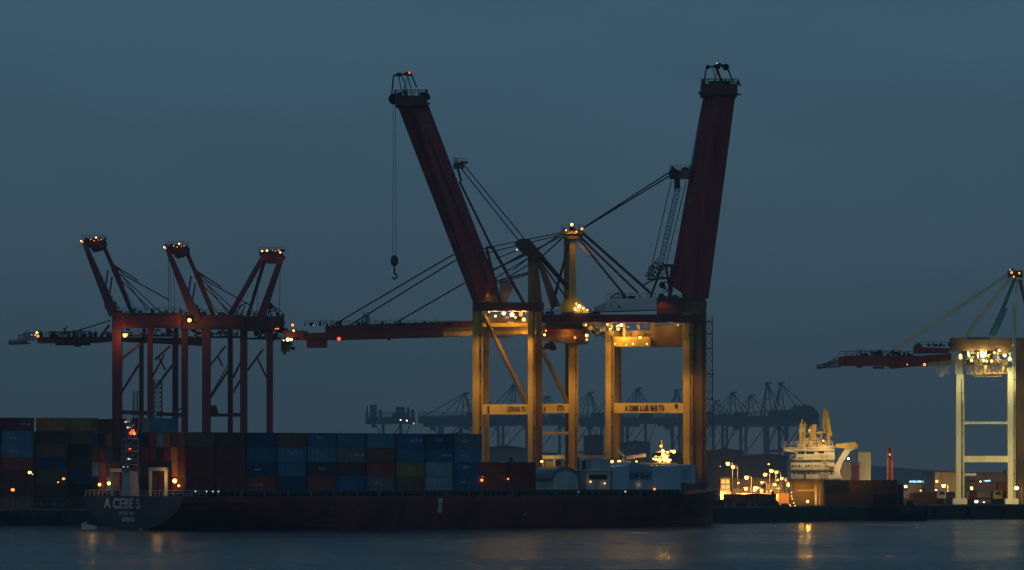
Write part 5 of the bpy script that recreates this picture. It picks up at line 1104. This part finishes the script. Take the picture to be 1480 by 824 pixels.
# vehicles on the quay: straddle carriers / terminal trucks near crane H
def truck(px, Y, label, c):
    r = empty('terminal_truck', (X(px, Y), Y, GZ), label, 'truck', 'terminal trucks on the far quay'); x = X(px, Y)
    m = MB(); m.box((x,Y,GZ+1.0),(x+9,Y+2.4,GZ+1.35)); m.build('chassis', M_DARK, r)
    m = MB(); m.add([(x,Y,GZ+1.35),(x+2.1,Y,GZ+1.35),(x+2.1,Y,GZ+3.2),(x+.35,Y,GZ+3.2),(x,Y,GZ+2.3),(x,Y+2.2,GZ+1.35),(x+2.1,Y+2.2,GZ+1.35),(x+2.1,Y+2.2,GZ+3.2),(x+.35,Y+2.2,GZ+3.2),(x,Y+2.2,GZ+2.3)], [[0,1,2,3,4],[5,6,7,8,9],[0,1,6,5],[1,2,7,6],[2,3,8,7],[3,4,9,8],[4,0,5,9]]); m.build('cab', c, r)
    m = MB(); m.box((x+.5,Y-.03,GZ+2.2),(x+1.7,Y,GZ+2.95)); m.build('window', M_GLASS, r)
    for a in (.9, 6.3, 7.9):
        for y_ in (0, 2.1): m = MB(); m.tube((x+a,Y+y_,GZ+.55),(x+a,Y+y_+.3,GZ+.55),.55,14); m.build('wheel', M_BLACK, r)
truck(1355, 1060, 'terminal truck parked short of the first pale green leg', M_OFF); truck(1436, 1050, 'terminal truck between the two pale green legs', M_YEL)
truck(1400, 1085, 'terminal truck farther back by the bright ground lamp', M_RED)
# quay edge bollards and fenders
for i in range(9):
    px_ = [6, 22, 38, 55, 71, 86, 1352, 1400, 1450][i]; x = X(px_, 900)
    # find the edge y at this pixel
    k_ = (px_-CX)/F
    for (x0,y0),(x1,y1) in zip(edge, edge[1:]):
        t_ = (k_*y0-x0)/((x1-x0)-k_*(y1-y0)+1e-9)
        if 0 <= t_ <= 1: ex, ey = x0+(x1-x0)*t_, y0+(y1-y0)*t_; break
    m = MB(); m.tube((ex, ey-.35, .4), (ex, ey-.35, 2.6), .5, 12); m.build('quay_fender', M_BLACK)
    o = bpy.data.objects[[o.name for o in bpy.data.objects if o.name.startswith('quay_fender')][-1]]
    tag(o, f"black rubber fender on the quay wall, {NTH[i] if i < 6 else NTH[i-6]} {'from the picture edge toward the stern' if i < 6 else 'from the workboat along the green crane quay'}", 'fender', 'rubber fenders on the quay wall')
# fence along the left quay
m = MB(); m.rail((X(-60,872),872,GZ), (X(99,872),872,GZ), 2.2, 2.4, .06); m.rail((X(-60,872),872.1,GZ), (X(99,872),872.1,GZ), 1.5, .6, .03); tag(m.build('quay_fence', M_GREY), 'grey rail fence along the quay below the container stacks', 'fence')
# mooring buoy in the water near the stern and small lit launch
lb2 = empty('mooring_launch', (X(128,815), 815, 0), 'tiny pale launch floating tight under the ship stern', 'boat')
m = MB(); m.bar((X(118,812),812,.35),(X(140,812),812,.35),1.4,.7,.5,.5); m.build('hull', M_WHT, lb2); m = MB(); m.box((X(121,812),811.6,.6),(X(126,812),812.4,1.3)); m.build('cabin', M_OFF, lb2)
by_ = empty('orange_buoy', (X(203,790), 790, 0), 'small orange buoy floating below the stern of the ship', 'buoy')
m = MB(); m.ball((X(203,790),790,.15), .32, 10, 8); m.build('float', mat('buoy_orange', (.6,.22,.04), .5), by_); m = MB(); m.tube((X(203,790),790,.4),(X(203,790),790,.75),.05); m.build('ring', M_DARK, by_)
